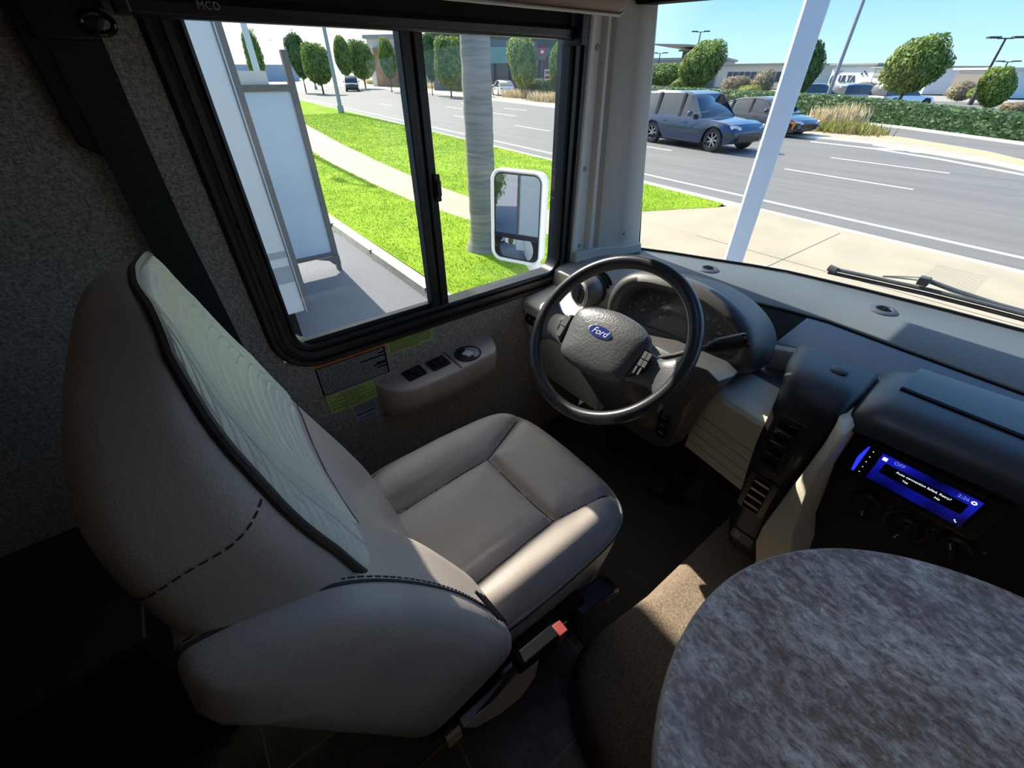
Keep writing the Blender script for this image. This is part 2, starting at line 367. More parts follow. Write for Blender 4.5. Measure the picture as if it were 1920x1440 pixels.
b = MB(); b.loft([[(lerp(-1.04, x, k), slope(y, z), z) for x, y in ((-1.118, 1.135), (-1.085, 1.14), (-1.075, 1.25), (-1.03, 1.34), (-1.01, 1.44), (-1.118, 1.44))] for z, k in ((.815, 1), (.842, 1), (.856, .9))])
b.build('pillar_foot', PILLAR, pl, bevel=.006)
for y, z in ((1.172, 1.135), (1.18, .87), (1.36, .90), (1.185, 1.46)):
    MB().lathe([(.008, 0), (.008, .003), (.004, .004)], (-1.107 if y < 1.3 else -1.04, slope(y, z), z), (1, -.15, 0), 14).build('screw_cap', MGREY, pl)

# ------------------------------------------------------------------ windshield
WS = [(-1.04, 1.448), (-.92, 1.515), (-.79, 1.572), (-.66, 1.635), (-.54, 1.680), (-.34, 1.716), (-.12, 1.744), (.06, 1.757), (.3, 1.75), (.6, 1.69), (.9, 1.56), (1.15, 1.42)]
def wsy(x): return interp(WS, x)[0]
W2 = struct(bpy.data.objects.new('window_2', None)); COL.objects.link(W2); W2.location = (0, 1.7, .8)
def wsp(u, v_): x = lerp(-1.045, 1.15, u); z = lerp(.80, 1.72, v_); return (x, wsy(x) - (z - .82) * .2 + .012, z)
b = MB(); b.grid(wsp, 40, 8); b.build('windshield', WPANE, W2)
b = MB(); b.tube([(x, wsy(x) + .004, .822) for x in [-1.04 + i * .055 for i in range(41)]], .0045, 8); b.build('gasket', BLACK, W2)
b = MB(); b.tube([(-1.037, wsy(-1.037) - (z - .82) * .2 + .004, z) for z in (.82, 1.0, 1.3, 1.7)], .006, 8); b.build('gasket', BLACK, W2)
b = MB()
def zt(x): return 1.560 - .010 * (max(0, x + .35) / .3) ** 1.5 - .006 * max(0, -.9 - x) / .2
b.loft([[(x, wsy(x) - .22 + o[0], zt(x) + o[1]) for o in ((0, .2), (0, .03), (.02, 0), (.075, 0), (.075, .2))] for x in [-1.045 + i * .055 for i in range(41)]])
struct(b.build('trim_4', BLACKM))

# ------------------------------------------------------------------ dashboard
D = thing('dashboard', (-.4, 1.2, .6), 'grey and beige dashboard running below the windshield', 'dashboard')
# top pad
b = MB(); n_ = 40
back = [(lerp(-1.11, 1.15, i / (n_ - 1))) for i in range(n_)]
def pady(x): return interp([(-1.11, 1.225), (-.8, 1.235), (-.62, 1.30), (-.45, 1.375), (-.3, 1.405), (-.15, 1.395), (.1, 1.385), (1.15, 1.36)], x)[0]
b.loft([[(x, wsy(x) + .006 if x > -1.04 else 1.45, .817), (x, pady(x) + .004, .817), (x, pady(x), .813), (x, pady(x), .70), (x, wsy(x) if x > -1.04 else 1.45, .70)] for x in back])
b.build('top_pad', DASHTOP, D, smooth=50)
b = MB(); b.tube([(x, pady(x) - .0015, .8115) for x in back[10:]], .0022, 6); b.build('pad_seam', BLACKM, D)
# second level panel
def p2y(x): return interp([(-.34, 1.20), (-.3, 1.228), (-.15, 1.248), (.1, 1.262), (1.15, 1.25)], x)[0]
xs = [lerp(-.35, 1.15, i / 30) for i in range(31)]
b = MB(); b.loft([[(x, pady(x) - .002, .810), (x, p2y(x) + .01, .789), (x, p2y(x), .784), (x, p2y(x) + .002, .74), (x, pady(x), .72)] for x in xs]); b.build('lower_pad', DASH2, D, smooth=50)
b = MB(); b.loft([[(x, p2y(x) + .003, .786), (x, p2y(x) - .010, .778), (x, p2y(x) - .012, .768), (x, p2y(x) + .012, .705), (x, p2y(x) + .03, .705)] for x in xs[:14]]); b.build('trim_strip', BEIGE, D, smooth=30)
# round defroster vents in the pad
for px, py in ((1329, 503), (1658, 580)):
    c = at(px, py, z=.822)
    b = MB(); b.lathe([(.001, .0035), (.020, .0035), (.022, .007), (.030, .0065), (.037, .002), (.037, -.01)], (c.x, c.y, .817), (0, 0, 1), 40)
    vt = b.build('defroster_vent', mat('vent_plastic', s2l(66, 72, 80), .35), D)
    b = MB()
    for k in range(-4, 5):
        h = math.sqrt(.019 ** 2 - (k * .0042) ** 2)
        b.box(c.x - h, c.x + h, c.y + k * .0042 - .0012, c.y + k * .0042 + .0010, .8206, .8212)
    b.box(c.x - .0018, c.x + .0018, c.y - .02, c.y + .02, .821, .8232)
    b.build('louver', BLACKM, vt)
# left shelf and ledge beside the cluster
def prof_loft(name, pts, x0, x1, m, **k):
    b = MB(); b.loft([[(x, y, z) for y, z in pts] for x in (x0, x1)]); return b.build(name, m, D, **k)
prof_loft('upper_shelf', [(1.30, .824), (1.085, .812), (1.062, .800), (1.055, .745), (1.30, .72)], XL + .004, -.77, MGREY, bevel=.004)
prof_loft('side_ledge', [(1.20, .748), (1.05, .744), (.925, .728), (.908, .716), (.925, .62), (.95, .55), (1.0, .36), (1.2, .36)], XL + .004, -.76, BEIGE, bevel=.005)
b = MB(); M = frame((-1.058, .918, .655), 0, 78); b2 = MB(M); b2.prism([(x, y, .0) for x, y in rrect(-.045, .03, -.022, .022, .02)], (0, 0, .006)); mp_ = b2.build('mirror_switch', GLOSSB, D, bevel=.002)
for q in (-.02, .008):
    b = MB(M); b.box(q - .004, q + .004, -.001, .001, .006, .0066); b.build('switch_mark', WHITEM, mp_)
# slatted knee panel on the left
def slats(name, x0, x1, top, bot, N, m, parent):
    b = MB(); (y0, z0), (y1, z1) = top, bot
    rows = []
    for k in range(N):
        a, c = k / N, (k + 1) / N - .012
        for t, off in ((a, .004), (a + .006, 0), (c - .006, 0), (c, .004)):
            rows.append((lerp(y0, y1, t) + off, lerp(z0, z1, t)))
    rows += [(y1 + .03, z1), (y0 + .06, z0)]
    b.loft([[(x, y, z) for y, z in rows] for x in (x0, x1)]); return b.build(name, m, parent, smooth=20)
slats('knee_panel', XL + .006, -.865, (.968, .555), (1.01, .41), 4, mat('knee_slats', s2l(112, 104, 94), .5, bump=.2, bscale=400), D)
# right shelf and slatted panel
sh = MB(); sh.loft([[(x, y - (x + .385) * .12, z) for y, z in ((1.20, .700), (1.045, .716), (.990, .722), (.966, .720), (.957, .710), (.962, .655), (1.2, .64))] for x in (-.385, -.14)])
sh.build('right_shelf', BEIGE, D, bevel=.003)
b = MB(); b.box(-.39, -.12, 1.07, 1.24, .65, .705); b.build('shelf_recess', DGREY, D)
rk = slats('right_knee_panel', -.402, -.165, (.963, .655), (.975, .475), 5, BEIGE, D)
for v_ in rk.data.vertices: v_.co.y -= (v_.co.x + .402) * .14 - .008
# ball vent on the left shelf
bv = MB(); bv.lathe([(.008, -.062), (.034, -.060), (.046, -.045), (.051, -.02), (.051, .03), (.046, .06), (.03, .07)], (-.905, 1.03, .800), (-.28, .95, -.12), 32)
bvo = bv.build('ball_vent', DGREY, D)
M = frame((-.888, .971, .8075), -16, 83)
b = MB(M); b.lathe([(.030, 0), (.037, .004), (.041, .001), (.041, -.006)], (0, 0, .001), (0, 0, 1), 32, cap=False); b.build('vent_ring', MGREY, bvo)
b = MB(M)
for k in range(-3, 4): b.box(-.026, .026, k * .008 - .001, k * .008 + .001, .001, .006)
b.box(-.0015, .0015, -.028, .028, .004, .008); b.build('vent_slat', BLACK, bvo)
for k in range(3):
    b = MB(); b.lathe([(.0525, -.004), (.056, 0), (.0525, .004)], (-.905 - .005 * k, 1.045 + .02 * k, .798), (-.28, .95, -.12), 32); b.build('vent_rib', BLACK, bvo)

# ------------------------------------------------------------------ instrument cluster
CM = frame((-.55, 1.0, .85), 8, 70)
def cl(d=0, k=0):   # the window outline: rounded, lower right corner drooping
    base = [(-.168, -.050), (-.164, -.015), (-.150, .026), (-.125, .048), (-.09, .058), (-.04, .0615), (.012, .062), (.06, .056), (.105, .044), (.145, .026), (.172, .004), (.184, -.022), (.181, -.043), (.165, -.052), (.12, -.050), (.06, -.048), (0, -.047), (-.06, -.047), (-.12, -.049), (-.155, -.056)]
    P = []
    for x, y in base:
        v_ = Vector((x - .008, y - .005)); L = v_.length; q = v_.normalized()
        w_ = Vector((q.x * 1.0, q.y * 1.0)); P.append((x + w_.x * d, y + w_.y * d * 1.0 + (k if y > 0 else 0)))
    return P
def smoothloop(P, n=80):
    out = []; m_ = len(P)
    for i in range(n):
        t = i * m_ / n; k = int(t); f = t - k
        p0, p1, p2, p3 = (Vector(P[(k + j - 1) % m_]) for j in range(4))
        out.append(.5 * ((2 * p1) + (-p0 + p2) * f + (2 * p0 - 5 * p1 + 4 * p2 - p3) * f * f + (-p0 + 3 * p1 - 3 * p2 + p3) * f ** 3))
    return out
b = MB(CM)
def rim(d, nz, low=0, bias=0):
    out = []
    for p in smoothloop(cl()):
        c = Vector((.008, .0)); q = (p - c)
        ang = math.atan2(q.y / .06, q.x / .18); up = max(0, math.sin(ang)); dn = max(0, -math.sin(ang))
        o = p + Vector((math.cos(ang), math.sin(ang))) * d
        out.append((o.x, o.y, nz + bias * up - low * dn))
    return out
b.loft([rim(-.001, -.010), rim(0, .020, .012), rim(.003, .030, .02, .012), rim(.016, .040, .026, .014), rim(.034, .036, .03, .012), rim(.046, .018, .04, .01), rim(.05, -.03, .05), rim(.056, -.12, .02), rim(.055, -.20)], cap=False)
hood = b.build('cluster_hood', DGREY, D, smooth=60)
b = MB(CM); b.loft([rim(-.001, -.012), rim(-.001, -.0115)]); face = b.build('gauge_face', mat('gauge_black', (.006, .006, .007), .5), D)
b = MB(CM); b.add([(p[0], p[1], p[2]) for p in rim(-.0005, .004, .004)], [tuple(range(80))]); b.build('cluster_lens', glass_mat('cluster_lens_glass', (.92, .92, .92), .14, .02), D)
WHT = mat('gauge_white', s2l(210, 212, 215), .6); RED = mat('needle_red', s2l(215, 40, 45), .5)
def gauge(cx, cy, r, labels, a0, a1, needle, small=False):
    b = MB(CM); b.lathe([(r, 0), (r, .0015), (r - .0015, .002)], (cx, cy, -.0115), (0, 0, 1), 40); g = b.build('dial', mat('dial_face', (.010, .010, .012), .5), face)
    b = MB(CM); N = (len(labels) - 1) * 4
    for k in range(N + 1):
        a = R(lerp(a0, a1, k / N)); l = .006 if k % 4 == 0 else .0035; w_ = .0007 if k % 4 == 0 else .0004
        u = Vector((math.cos(a), math.sin(a), 0)); v_ = Vector((-u.y, u.x, 0)); c = Vector((cx, cy, -.0094)); r1 = r * .97
        b.add([c + u * r1 + v_ * w_, c + u * (r1 - l) + v_ * w_, c + u * (r1 - l) - v_ * w_, c + u * r1 - v_ * w_], [(0, 1, 2, 3)])
    b.build('dial_ticks', WHT, g)
    for k, s in enumerate(labels):
        a = R(lerp(a0, a1, k / (len(labels) - 1))); rr = r * .74
        text('dial_number', s, .0105 if not small else .007, CM @ Matrix.Translation((cx + rr * math.cos(a), cy + rr * math.sin(a), -.0094)), WHT, g, .0002)
    a = R(needle); u = Vector((math.cos(a), math.sin(a), 0)); v_ = Vector((-u.y, u.x, 0)); c = Vector((cx, cy, -.0085))
    b = MB(CM); b.add([c - u * .004 + v_ * .0016, c + u * r * .72 + v_ * .0006, c + u * r * .72 - v_ * .0006, c - u * .004 - v_ * .0016], [(0, 1, 2, 3)]); b.build('needle', RED, g, solid=.0005)
    b = MB(CM); b.lathe([(.006, 0), (.005, .003), (.001, .0035)], (cx, cy, -.009), (0, 0, 1), 20); b.build('needle_hub', BLACK, g)
gauge(-.072, .004, .042, ['0', '1', '2', '3', '4', '5', '6'], 205, -30, 203)
gauge(.088, -.006, .044, ['10', '20', '30', '40', '50', '60', '70', '80', '90', '100'], 235, -55, 232)
b = MB(CM); b.prism([(x, y, -.0118) for x, y in rrect(-.02, .036, -.012, .034, .003)], (0, 0, .001)); b.build('message_display', mat('display_grey', s2l(58, 60, 66), .3), face)
b = MB(CM); b.prism([(x, y, -.0118) for x, y in rrect(-.016, .034, -.036, -.018, .003)], (0, 0, .001)); b.build('odometer_display', GLOSSB, face)
gauge(.152, -.016, .014, ['E', 'F'], 200, 60, 110, True)
gauge(-.135, -.01, .014, ['C', 'H'], 200, 60, 120, True)

# ------------------------------------------------------------------ steering column and wheel
WO = Vector((-.555, .7186, .8868)); WM = frame(WO, 5.2, 46.3)
colu = thing('steering_column', (-.55, .95, .75), 'dark steering column housing with ignition panel behind the wheel', 'steering column')
b = MB(WM)
def cr(n_, wx, wy, y0): return [(wx * sell(2 * math.pi * k / 40, 3.2)[0], y0 + wy * sell(2 * math.pi * k / 40, 3.2)[1], n_) for k in range(40)]
b.loft([cr(-.03, .06, .055, -.01), cr(-.045, .085, .07, -.015), cr(-.09, .10, .08, -.025), cr(-.18, .11, .09, -.03), cr(-.34, .13, .12, -.03)]); b.build('column_shroud', DGREY, colu, smooth=60)
pc = [(-.645, .80), (-.50, .835), (-.36, .838), (-.325, .822), (-.345, .775), (-.372, .705), (-.392, .60), (-.41, .52), (-.45, .49), (-.56, .48), (-.65, .50), (-.68, .62), (-.675, .74)]
b = MB(); b.loft([[(lerp(x, -.51, .10), .855 + (z < .7) * .02 + (.7 - z) * .10, lerp(z, .66, .08)) for x, z in pc], [(x, .872 + (.7 - z) * .12, z) for x, z in pc], [(x + .008, .93 + (.7 - z) * .12, z - .004) for x, z in pc], [(x - .01, .985, z - .03) for x, z in pc]])
b.build('lower_cover', DGREY, colu, smooth=50, bevel=.004)
M = frame((-.435, .876, .60), -2, 96)
b = MB(M); b.prism([(x, y, 0) for x, y in rrect(-.018, .018, -.05, .05, .012)], (0, 0, .004)); pn = b.build('pedal_switch_panel', BLACK, colu, bevel=.001)
for q in (-.03, 0, .03):
    b = MB(M); b.box(-.008, .006, q - .001, q + .001, .004, .0048); b.build('switch_mark', WHT, pn)
# shift lever
def wl(*p): return WM @ Vector(p)
lv = thing('gear_lever', wl(.08, -.02, -.05), 'black column gear lever pointing right past the wheel rim', 'gear lever')
tip = at(1390, 640, y=.88); k0 = wl(.085, -.012, -.045)
pts = [k0, k0.lerp(tip, .35) + Vector((0, .004, -.004)), k0.lerp(tip, .62) + Vector((0, 0, .002)), k0.lerp(tip, .75)]
b = MB(); b.tube(pts, [.0065, .006, .0065, .0075], 12); b.build('lever_arm', LEVER, lv)
d_ = (tip - k0).normalized(); a_ = k0.lerp(tip, .66)
b = MB(); b.lathe([(.007, 0), (.014, .012), (.0175, .03), (.0180, .06), (.0180, .075)], a_, d_, 24); b.build('lever_knob', BLACK, lv)
b = MB(); b.lathe([(.0180, .075), (.0182, .080), (.0165, .084), (.010, .084), (.008, .0815), (.001, .0815)], a_, d_, 24); b.build('overdrive_button', GLOSSB, lv)

sw = thing('steering_wheel', WO, 'black two spoke steering wheel in front of the instrument cluster', 'steering wheel')
b = MB(WM)
ringpts = []
b.tube([(.199 * math.cos(2 * math.pi * k / 96), .199 * math.sin(2 * math.pi * k / 96), 0) for k in range(96)], .0165, 16, closed=True, flat=1.1)
b.build('rim', WHEELM, sw)
for sgn in (-1, 1):
    b = MB(WM); secs = []
    for t in [i / 12 for i in range(13)]:
        x = lerp(.075, .197, t); wv = .036 + .012 * math.exp(-((t - 0) / .3) ** 2) + .04 * max(0, t - .55) ** 1.7 * 4.0
        cv = -.030 + .004 * t; n0 = lerp(-.004, -.002, t) + .010 * math.sin(math.pi * t) * -1
        th = lerp(.018, .0145, t)
        secs.append([(sgn * x, cv + wv * sell(2 * math.pi * k / 20, 2.6)[0], n0 + th * sell(2 * math.pi * k / 20, 2.6)[1]) for k in range(20)])
    b.loft(secs); b.build('spoke', mat('spoke_grey', (.13, .13, .132), .3, bump=.2, bscale=300), sw, smooth=60)
hub = [(-.104, .030), (-.088, .044), (-.055, .056), (0, .064), (.055, .058), (.086, .046), (.104, .030), (.106, 0), (.101, -.035), (.094, -.072), (.082, -.088), (.05, -.098), (0, -.101), (-.05, -.098), (-.082, -.088), (-.094, -.072), (-.101, -.035), (-.107, 0)]
hl = smoothloop(hub, 72)
def hring(k, nn): return [(p.x * k, (p.y + .02) * k - .02, nn) for p in hl]
b = MB(WM); b.loft([hring(.80, -.045), hring(.96, -.025), hring(1.0, -.004), hring(1.0, .006), hring(.975, .014), hring(.9, .021), hring(.7, .027), hring(.4, .031), hring(.1, .032)])
hubo = b.build('airbag_cover', HUBM, sw, smooth=60)
b = MB(WM); em = Vector((-.006, -.002, .0305))
b.loft([[(em.x + .0345 * k * math.cos(2 * math.pi * i / 48), em.y + .0145 * k * math.sin(2 * math.pi * i / 48), em.z + z) for i in range(48)] for k, z in ((1, 0), (1, .0018), (.95, .003))]); e0 = b.build('emblem_rim', mat('emblem_silver', (.7, .7, .72), .25, metal=1), hubo)
b = MB(WM); b.loft([[(em.x + .0345 * k * math.cos(2 * math.pi * i / 48), em.y + .0145 * k * math.sin(2 * math.pi * i / 48), em.z + z) for i in range(48)] for k, z in ((.9, .002), (.9, .0034))]); b.build('emblem_badge', mat('emblem_blue', s2l(28, 48, 140), .3), e0)
text('emblem_letters', 'Ford', .0225, WM @ Matrix.Translation((em.x, em.y - .0005, em.z + .0036)), mat('emblem_white', s2l(235, 238, 245), .4), e0, .0004, shear=.35)
SILB = mat('button_grey', s2l(98, 98, 100), .4)
for sgn in (-1, 1):
    bp = [(.106, .014), (.124, .008), (.134, -.012), (.132, -.034), (.118, -.052), (.100, -.066), (.103, -.03)]
    M2 = WM
    b = MB(M2); b.prism([(sgn * x, y, .006) for x, y in bp], (0, 0, .009)); bb = b.build('button_bezel', GLOSSB, sw, bevel=.003)
    rows = ((.004, -.014), (-.016, -.032), (-.034, -.052)) if sgn > 0 else ((.006, -.024), (-.026, -.052))
    for (u0, u1) in rows:
        for c0, c1 in (((.109, .128),) if sgn < 0 else ((.108, .1175), (.1185, .128))):
            b = MB(M2); f_ = -.004 if u1 < -.04 else 0
            b.box(min(sgn * c0, sgn * (c1 + f_)), max(sgn * c0, sgn * (c1 + f_)), u1, u0, .014, .017); b.build('button', SILB, bb, bevel=.001)

# ------------------------------------------------------------------ pedals
pd = thing('brake_pedal', (-.53, 1.12, .1), 'wide black brake pedal in the dark footwell', 'pedal')
M = frame(at(1228, 903, y=1.14), 0, 50)
b = MB(M); b.prism([(x, y, 0) for x, y in rrect(-.055, .055, -.035, .035, .01)], (0, 0, .018)); p_ = b.build('pedal_pad', RUBBER, pd, bevel=.003)
b = MB(M)
for k in range(-4, 5): b.box(k * .011 - .003, k * .011 + .003, -.028, .028, .018, .021)
b.build('pad_grip', RUBBER, p_)
b = MB(); c = at(1228, 903, y=1.14); b.tube([c + Vector((0, .02, 0)), c + Vector((0, .16, .12)), c + Vector((0, .278, .35))], .012, 8); b.build('pedal_arm', BLACKM, pd)
pd = thing('accelerator_pedal', (-.38, 1.18, .1), 'narrow black accelerator pedal beside the engine hump', 'pedal')
c = at(1318, 905, y=1.16); M = frame(c, 0, 50)
b = MB(M); b.prism([(x, y, 0) for x, y in rrect(-.028, .028, -.075, .075, .01)], (0, 0, .014)); b.build('pedal_pad', RUBBER, pd, bevel=.003)
b = MB(); b.tube([c + Vector((0, .02, .0)), c + Vector((0, .16, .16)), c + Vector((0, .258, .26))], .009, 8); b.build('pedal_arm', BLACKM, pd)
pd = thing('parking_brake_pedal', (-.9, 1.2, .2), 'small parking brake pedal at the far left of the footwell', 'pedal')
c = at(1150, 838, y=1.2); M = frame(c, 10, 60)
b = MB(M); b.prism([(x, y, 0) for x, y in rrect(-.03, .03, -.022, .022, .008)], (0, 0, .014)); b.build('pedal_pad', RUBBER, pd, bevel=.003)
b = MB(); b.tube([c + Vector((0, .01, 0)), c + Vector((0, .1, .1)), c + Vector((0, .218, .3))], .009, 8); b.build('pedal_arm', BLACKM, pd)
# ================================================================== SWITCH POD AND CENTRE CONSOLE
SP = thing('switch_console', (-.16, .95, .6), 'black curved switch console with two rocker banks right of the wheel', 'switch console')
# spine curve of the pod face: (y, z) going down, with left / right x
sp = [(1.16, .835, -.285, -.10), (1.05, .845, -.262, -.098), (.97, .838, -.238, -.10), (.935, .80, -.225, -.103), (.925, .74, -.222, -.108), (.925, .66, -.220, -.112), (.932, .58, -.215, -.115), (.94, .50, -.208, -.114), (.948, .42, -.204, -.112), (.95, .34, -.20, -.105), (.955, .275, -.185, -.08), (.98, .255, -.18, -.078)]
b = MB(); secs = []
for i, (y, z, x0, x1) in enumerate(sp):
    a = sp[max(i - 1, 0)]; c = sp[min(i + 1, len(sp) - 1)]; t = Vector((0, c[0] - a[0], c[1] - a[1])).normalized(); nn = Vector((0, t.z, -t.y))
    if nn.y > 0 and i > 2: nn = -nn
    if i <= 2: nn = Vector((0, -.25, 1)).normalized() if i < 2 else Vector((0, -.6, .8))
    dep = .20 if i < 3 else .16
    P = [(x0 + .004, -.03), (x0, -.012), (x0 + .012, .0), (x0 + .03, .004), (x1 - .02, .002), (x1 - .006, -.004), (x1, -.02), (x1 - .01, -dep), (x0 + .012, -dep)]
    secs.append([Vector((x, y, z)) + nn * h for x, h in P])
b.loft(secs); b.build('pod_body', mat('pod_plastic', s2l(34, 34, 36), .42, bump=.3, bscale=450), SP, smooth=50)
def bank(cx, cz, y, tiltx, w_, h_, rows):
    M = frame((cx, y, cz), 0, tiltx)
    b = MB(M); b.prism([(x, q, -.004) for x, q in rrect(-w_, w_, -h_, h_, .008)], (0, 0, .007)); fr = b.build('switch_frame', mat('switch_bezel', s2l(44, 43, 43), .35), SP, bevel=.0015)
    hh = 2 * (h_ - .010) / rows
    for k in range(rows):
        v0 = -h_ + .010 + k * hh
        b = MB(M); ww = w_ * .56
        b.loft([[(x, v0 + .0015, .003), (x, v0 + .002, .0095), (x, v0 + hh * .45, .0055), (x, v0 + hh - .002, .0095), (x, v0 + hh - .0015, .003)] for x in (-ww, ww)]); b.build('rocker_switch', GLOSSB, fr, bevel=.0012)
bank(-.172, .700, .9235, 88, .036, .078, 4)
bank(-.165, .515, .935, 96, .036, .070, 4)
M = frame((-.150, .948, .335), 0, 92)
b = MB(M); b.prism([(x, q, 0) for x, q in rrect(-.03, .03, -.02, .02, .006)], (0, 0, .004)); k_ = b.build('socket_plate', BLACK, SP, bevel=.001)
b = MB(M); b.box(-.018, -.016, -.01, .01, .004, .0046); b.build('switch_mark', WHT, k_); b = MB(M); b.box(-.010, -.008, -.01, .01, .004, .0046); b.build('switch_mark', WHT, k_)
c = at(1573, 713, z=.852)
b = MB(); b.lathe([(.017, 0), (.018, .003), (.014, .005), (.001, .005)], (-.165, 1.085, .846), (0, -.1, 1), 28); b.build('dimmer_knob', BLACK, SP)

CC = thing('centre_console', (.1, 1.0, .5), 'black centre console with touch screen and beige side panel', 'console')
# beige side panel
pan = [(1.0, .785, -.118, -.092), (.975, .775, -.112, -.082), (.955, .73, -.108, -.080), (.945, .64, -.112, -.080), (.945, .55, -.118, -.066), (.945, .47, -.122, -.055), (.945, .40, -.126, -.030), (.945, .34, -.122, -.020), (.95, .27, -.100, -.020), (.96, .18, -.09, -.01)]
pan = [(y * .945, 1.4 - (1.4 - z) * .945, x0 * .945, x1 * .945) for y, z, x0, x1 in pan]
b = MB(); b.loft([[(x0 + .012, y + .22, z), (x0, y + .05, z), (x0 + .004, y + .012, z), (lerp(x0, x1, .35), y, z), (x1 - .004, y - .012, z), (x1, y - .004, z), (x1 + .01, y + .22, z)] for y, z, x0, x1 in pan]); b.build('side_panel', BEIGE, CC, smooth=50, bevel=.003)
# black fascia
fb = [(-.095, .80), (-.06, .825), (.5, .825), (.5, .12), (-.02, .12), (-.022, .40), (-.055, .47), (-.082, .64), (-.085, .76)]
b = MB(); b.prism([(x, .992, z) for x, z in fb], (0, .25, 0)); b.build('fascia', mat('fascia_black', s2l(22, 22, 24), .5, bump=.2, bscale=300), CC, bevel=.006)
# hood over the fascia
b = MB(); secs = []
for i in range(25):
    x = lerp(-.125, .75, i / 24); e = max(0, 1 - (x + .125) / .075); dz = .07 * (1 - math.sqrt(max(0, 1 - e * e)))
    yf = lerp(.955, .975, min(1, (x + .12) / .3)) + .0; yb = 1.235 + .045 * min(1, (x + .125) / .12) + .02 * min(1, max(0, x) / .2)
    zt_ = .855 - dz; cr_ = .80 if e < .9 else .78
    secs.append([(x, yb, zt_ - .045), (x, yb - .02, zt_ - .012), (x, yb - .07, zt_), (x, yf + .09, zt_ - .002), (x, yf + .025, zt_ - .016), (x, yf + .004, zt_ - .034), (x, yf, zt_ - .052), (x, yf + .012, zt_ - .062), (x, yf + .05, zt_ - .064)])
b.loft(secs); b.build('console_hood', mat('console_hood_plastic', s2l(52, 56, 62), .38, bump=.12, bscale=300), CC, smooth=60)
b = MB(); b.loft([[(x, 1.115 - .0, .8565), (x, 1.105, .8575), (x, 1.19, .8595), (x, 1.235 + .02 * min(1, (x + .06) / .2), .852), (x, 1.26 + .02 * min(1, (x + .06) / .2), .80), (x, 1.12, .80)] for x in [lerp(-.055, .75, i / 16) for i in range(17)]]); b.build('hood_lid', mat('lid_plastic', s2l(60, 65, 72), .38, bump=.12, bscale=300), CC, bevel=.005)
b = MB(); b.box(-.056, .75, 1.096, 1.106, .850, .8572); b.build('lid_gap', BLACKM, CC)
c = at(1845, 758, z=.80); b = MB(); b.box(c.x - .035, c.x + .035, 1.303, 1.311, .795, .806); b.build('air_slot', BLACKM, CC)

# head unit
HUX0, HUX1, HUZ0, HUZ1 = -.062, .178, .672, .782
HU = thing('touch_screen_radio', (.06, .985, .72), 'touch screen radio lit blue in the black centre console', 'radio')
b = MB(); b.prism([(x, .9915, z) for x, z in rrect(HUX0, HUX1, HUZ0, HUZ1, .012)], (0, -.008, 0)); bod = b.build('radio_body', mat('radio_black', s2l(26, 27, 28), .3), HU, bevel=.003)
SB = mat('screen_blue', (.004, .006, .05), .2, emit=(.015, .03, .75), estr=.34)
m = SB; n = m.node_tree; tc = n.nodes.new('ShaderNodeTexCoord'); nz = n.nodes.new('ShaderNodeTexNoise'); nz.inputs['Scale'].default_value = 9; nz.inputs['Detail'].default_value = 1
rp = n.nodes.new('ShaderNodeValToRGB'); rp.color_ramp.elements[0].position = .38; rp.color_ramp.elements[0].color = (.001, .002, .05, 1); rp.color_ramp.elements[1].position = .62; rp.color_ramp.elements[1].color = (.010, .016, .62, 1)
n.links.new(tc.outputs['Object'], nz.inputs[0]); n.links.new(nz.outputs[0], rp.inputs[0]); n.links.new(rp.outputs[0], n.nodes['Principled BSDF'].inputs['Emission Color'])
YS = .9832
b = MB(); b.box(-.016, .152, YS - .0006, YS + .001, .690, .770); b.build('screen_glass', GLOSSB, bod)
b = MB(); b.box(-.012, .146, YS - .0012, YS - .0004, .694, .766); scr = b.build('screen', SB, bod)
b = MB(); b.box(.000, .134, YS - .0016, YS - .001, .720, .748); dlg = b.build('message_box', mat('dialog_dark', (.004, .004, .006), .2), HU)
SW = mat('screen_white', (.5, .55, .6), .5, emit=(.75, .82, .95), estr=.7); SWD = mat('screen_dim', (.1, .12, .2), .5, emit=(.2, .25, .6), estr=.5)
def st(s, size, x, z, m=SW, al='CENTER', nm='screen_text'):
    M = Matrix(((1, 0, 0, x), (0, 0, -1, YS - .0018), (0, 1, 0, z), (0, 0, 0, 1))); text(nm, s, size, M, m, HU, .0001, al)
st('Auto connection failed. Retry?', .0072, .067, .7405); st('Yes', .0068, .043, .7285); st('No', .0068, .095, .7285)
st('2:26', .0100, .121, .7575, SWD); st('OFF', .0105, .020, .7585, SWD)
b = MB(); b.box(-.008, .0, YS - .002, YS - .0014, .752, .760); b.build('source_icon', SW, HU)
b = MB(); M = Matrix(((1, 0, 0, .1365), (0, 0, -1, YS - .0015), (0, 1, 0, .757), (0, 0, 0, 1)))
gear = []; inner = []
for k in range(32):
    r_ = .0046 if (k // 2) % 2 else .0036; a = k * math.pi / 16; gear.append((r_ * math.cos(a), r_ * math.sin(a), .0003)); inner.append((.0018 * math.cos(a), .0018 * math.sin(a), .0003))
b.T = M; b.loft([gear, inner], cap=False); b.build('settings_icon', SW, HU)
b = MB(M @ Matrix.Translation((.001, -.053, .0003))); b.tube([(.0035 * math.cos(a), .0035 * math.sin(a), 0) for a in [math.pi * (.95 + .6 * k / 8) for k in range(9)]], [.0012, .0012, .0007, .0006, .0006, .0006, .0007, .0012, .0012], 6); b.build('phone_icon', SW, HU)
b = MB(); b.box(-.058, .170, YS - .0008, YS + .0006, .6795, .6812); b.build('chrome_strip', mat('amber_chrome', s2l(120, 92, 60), .25, metal=.8), bod)
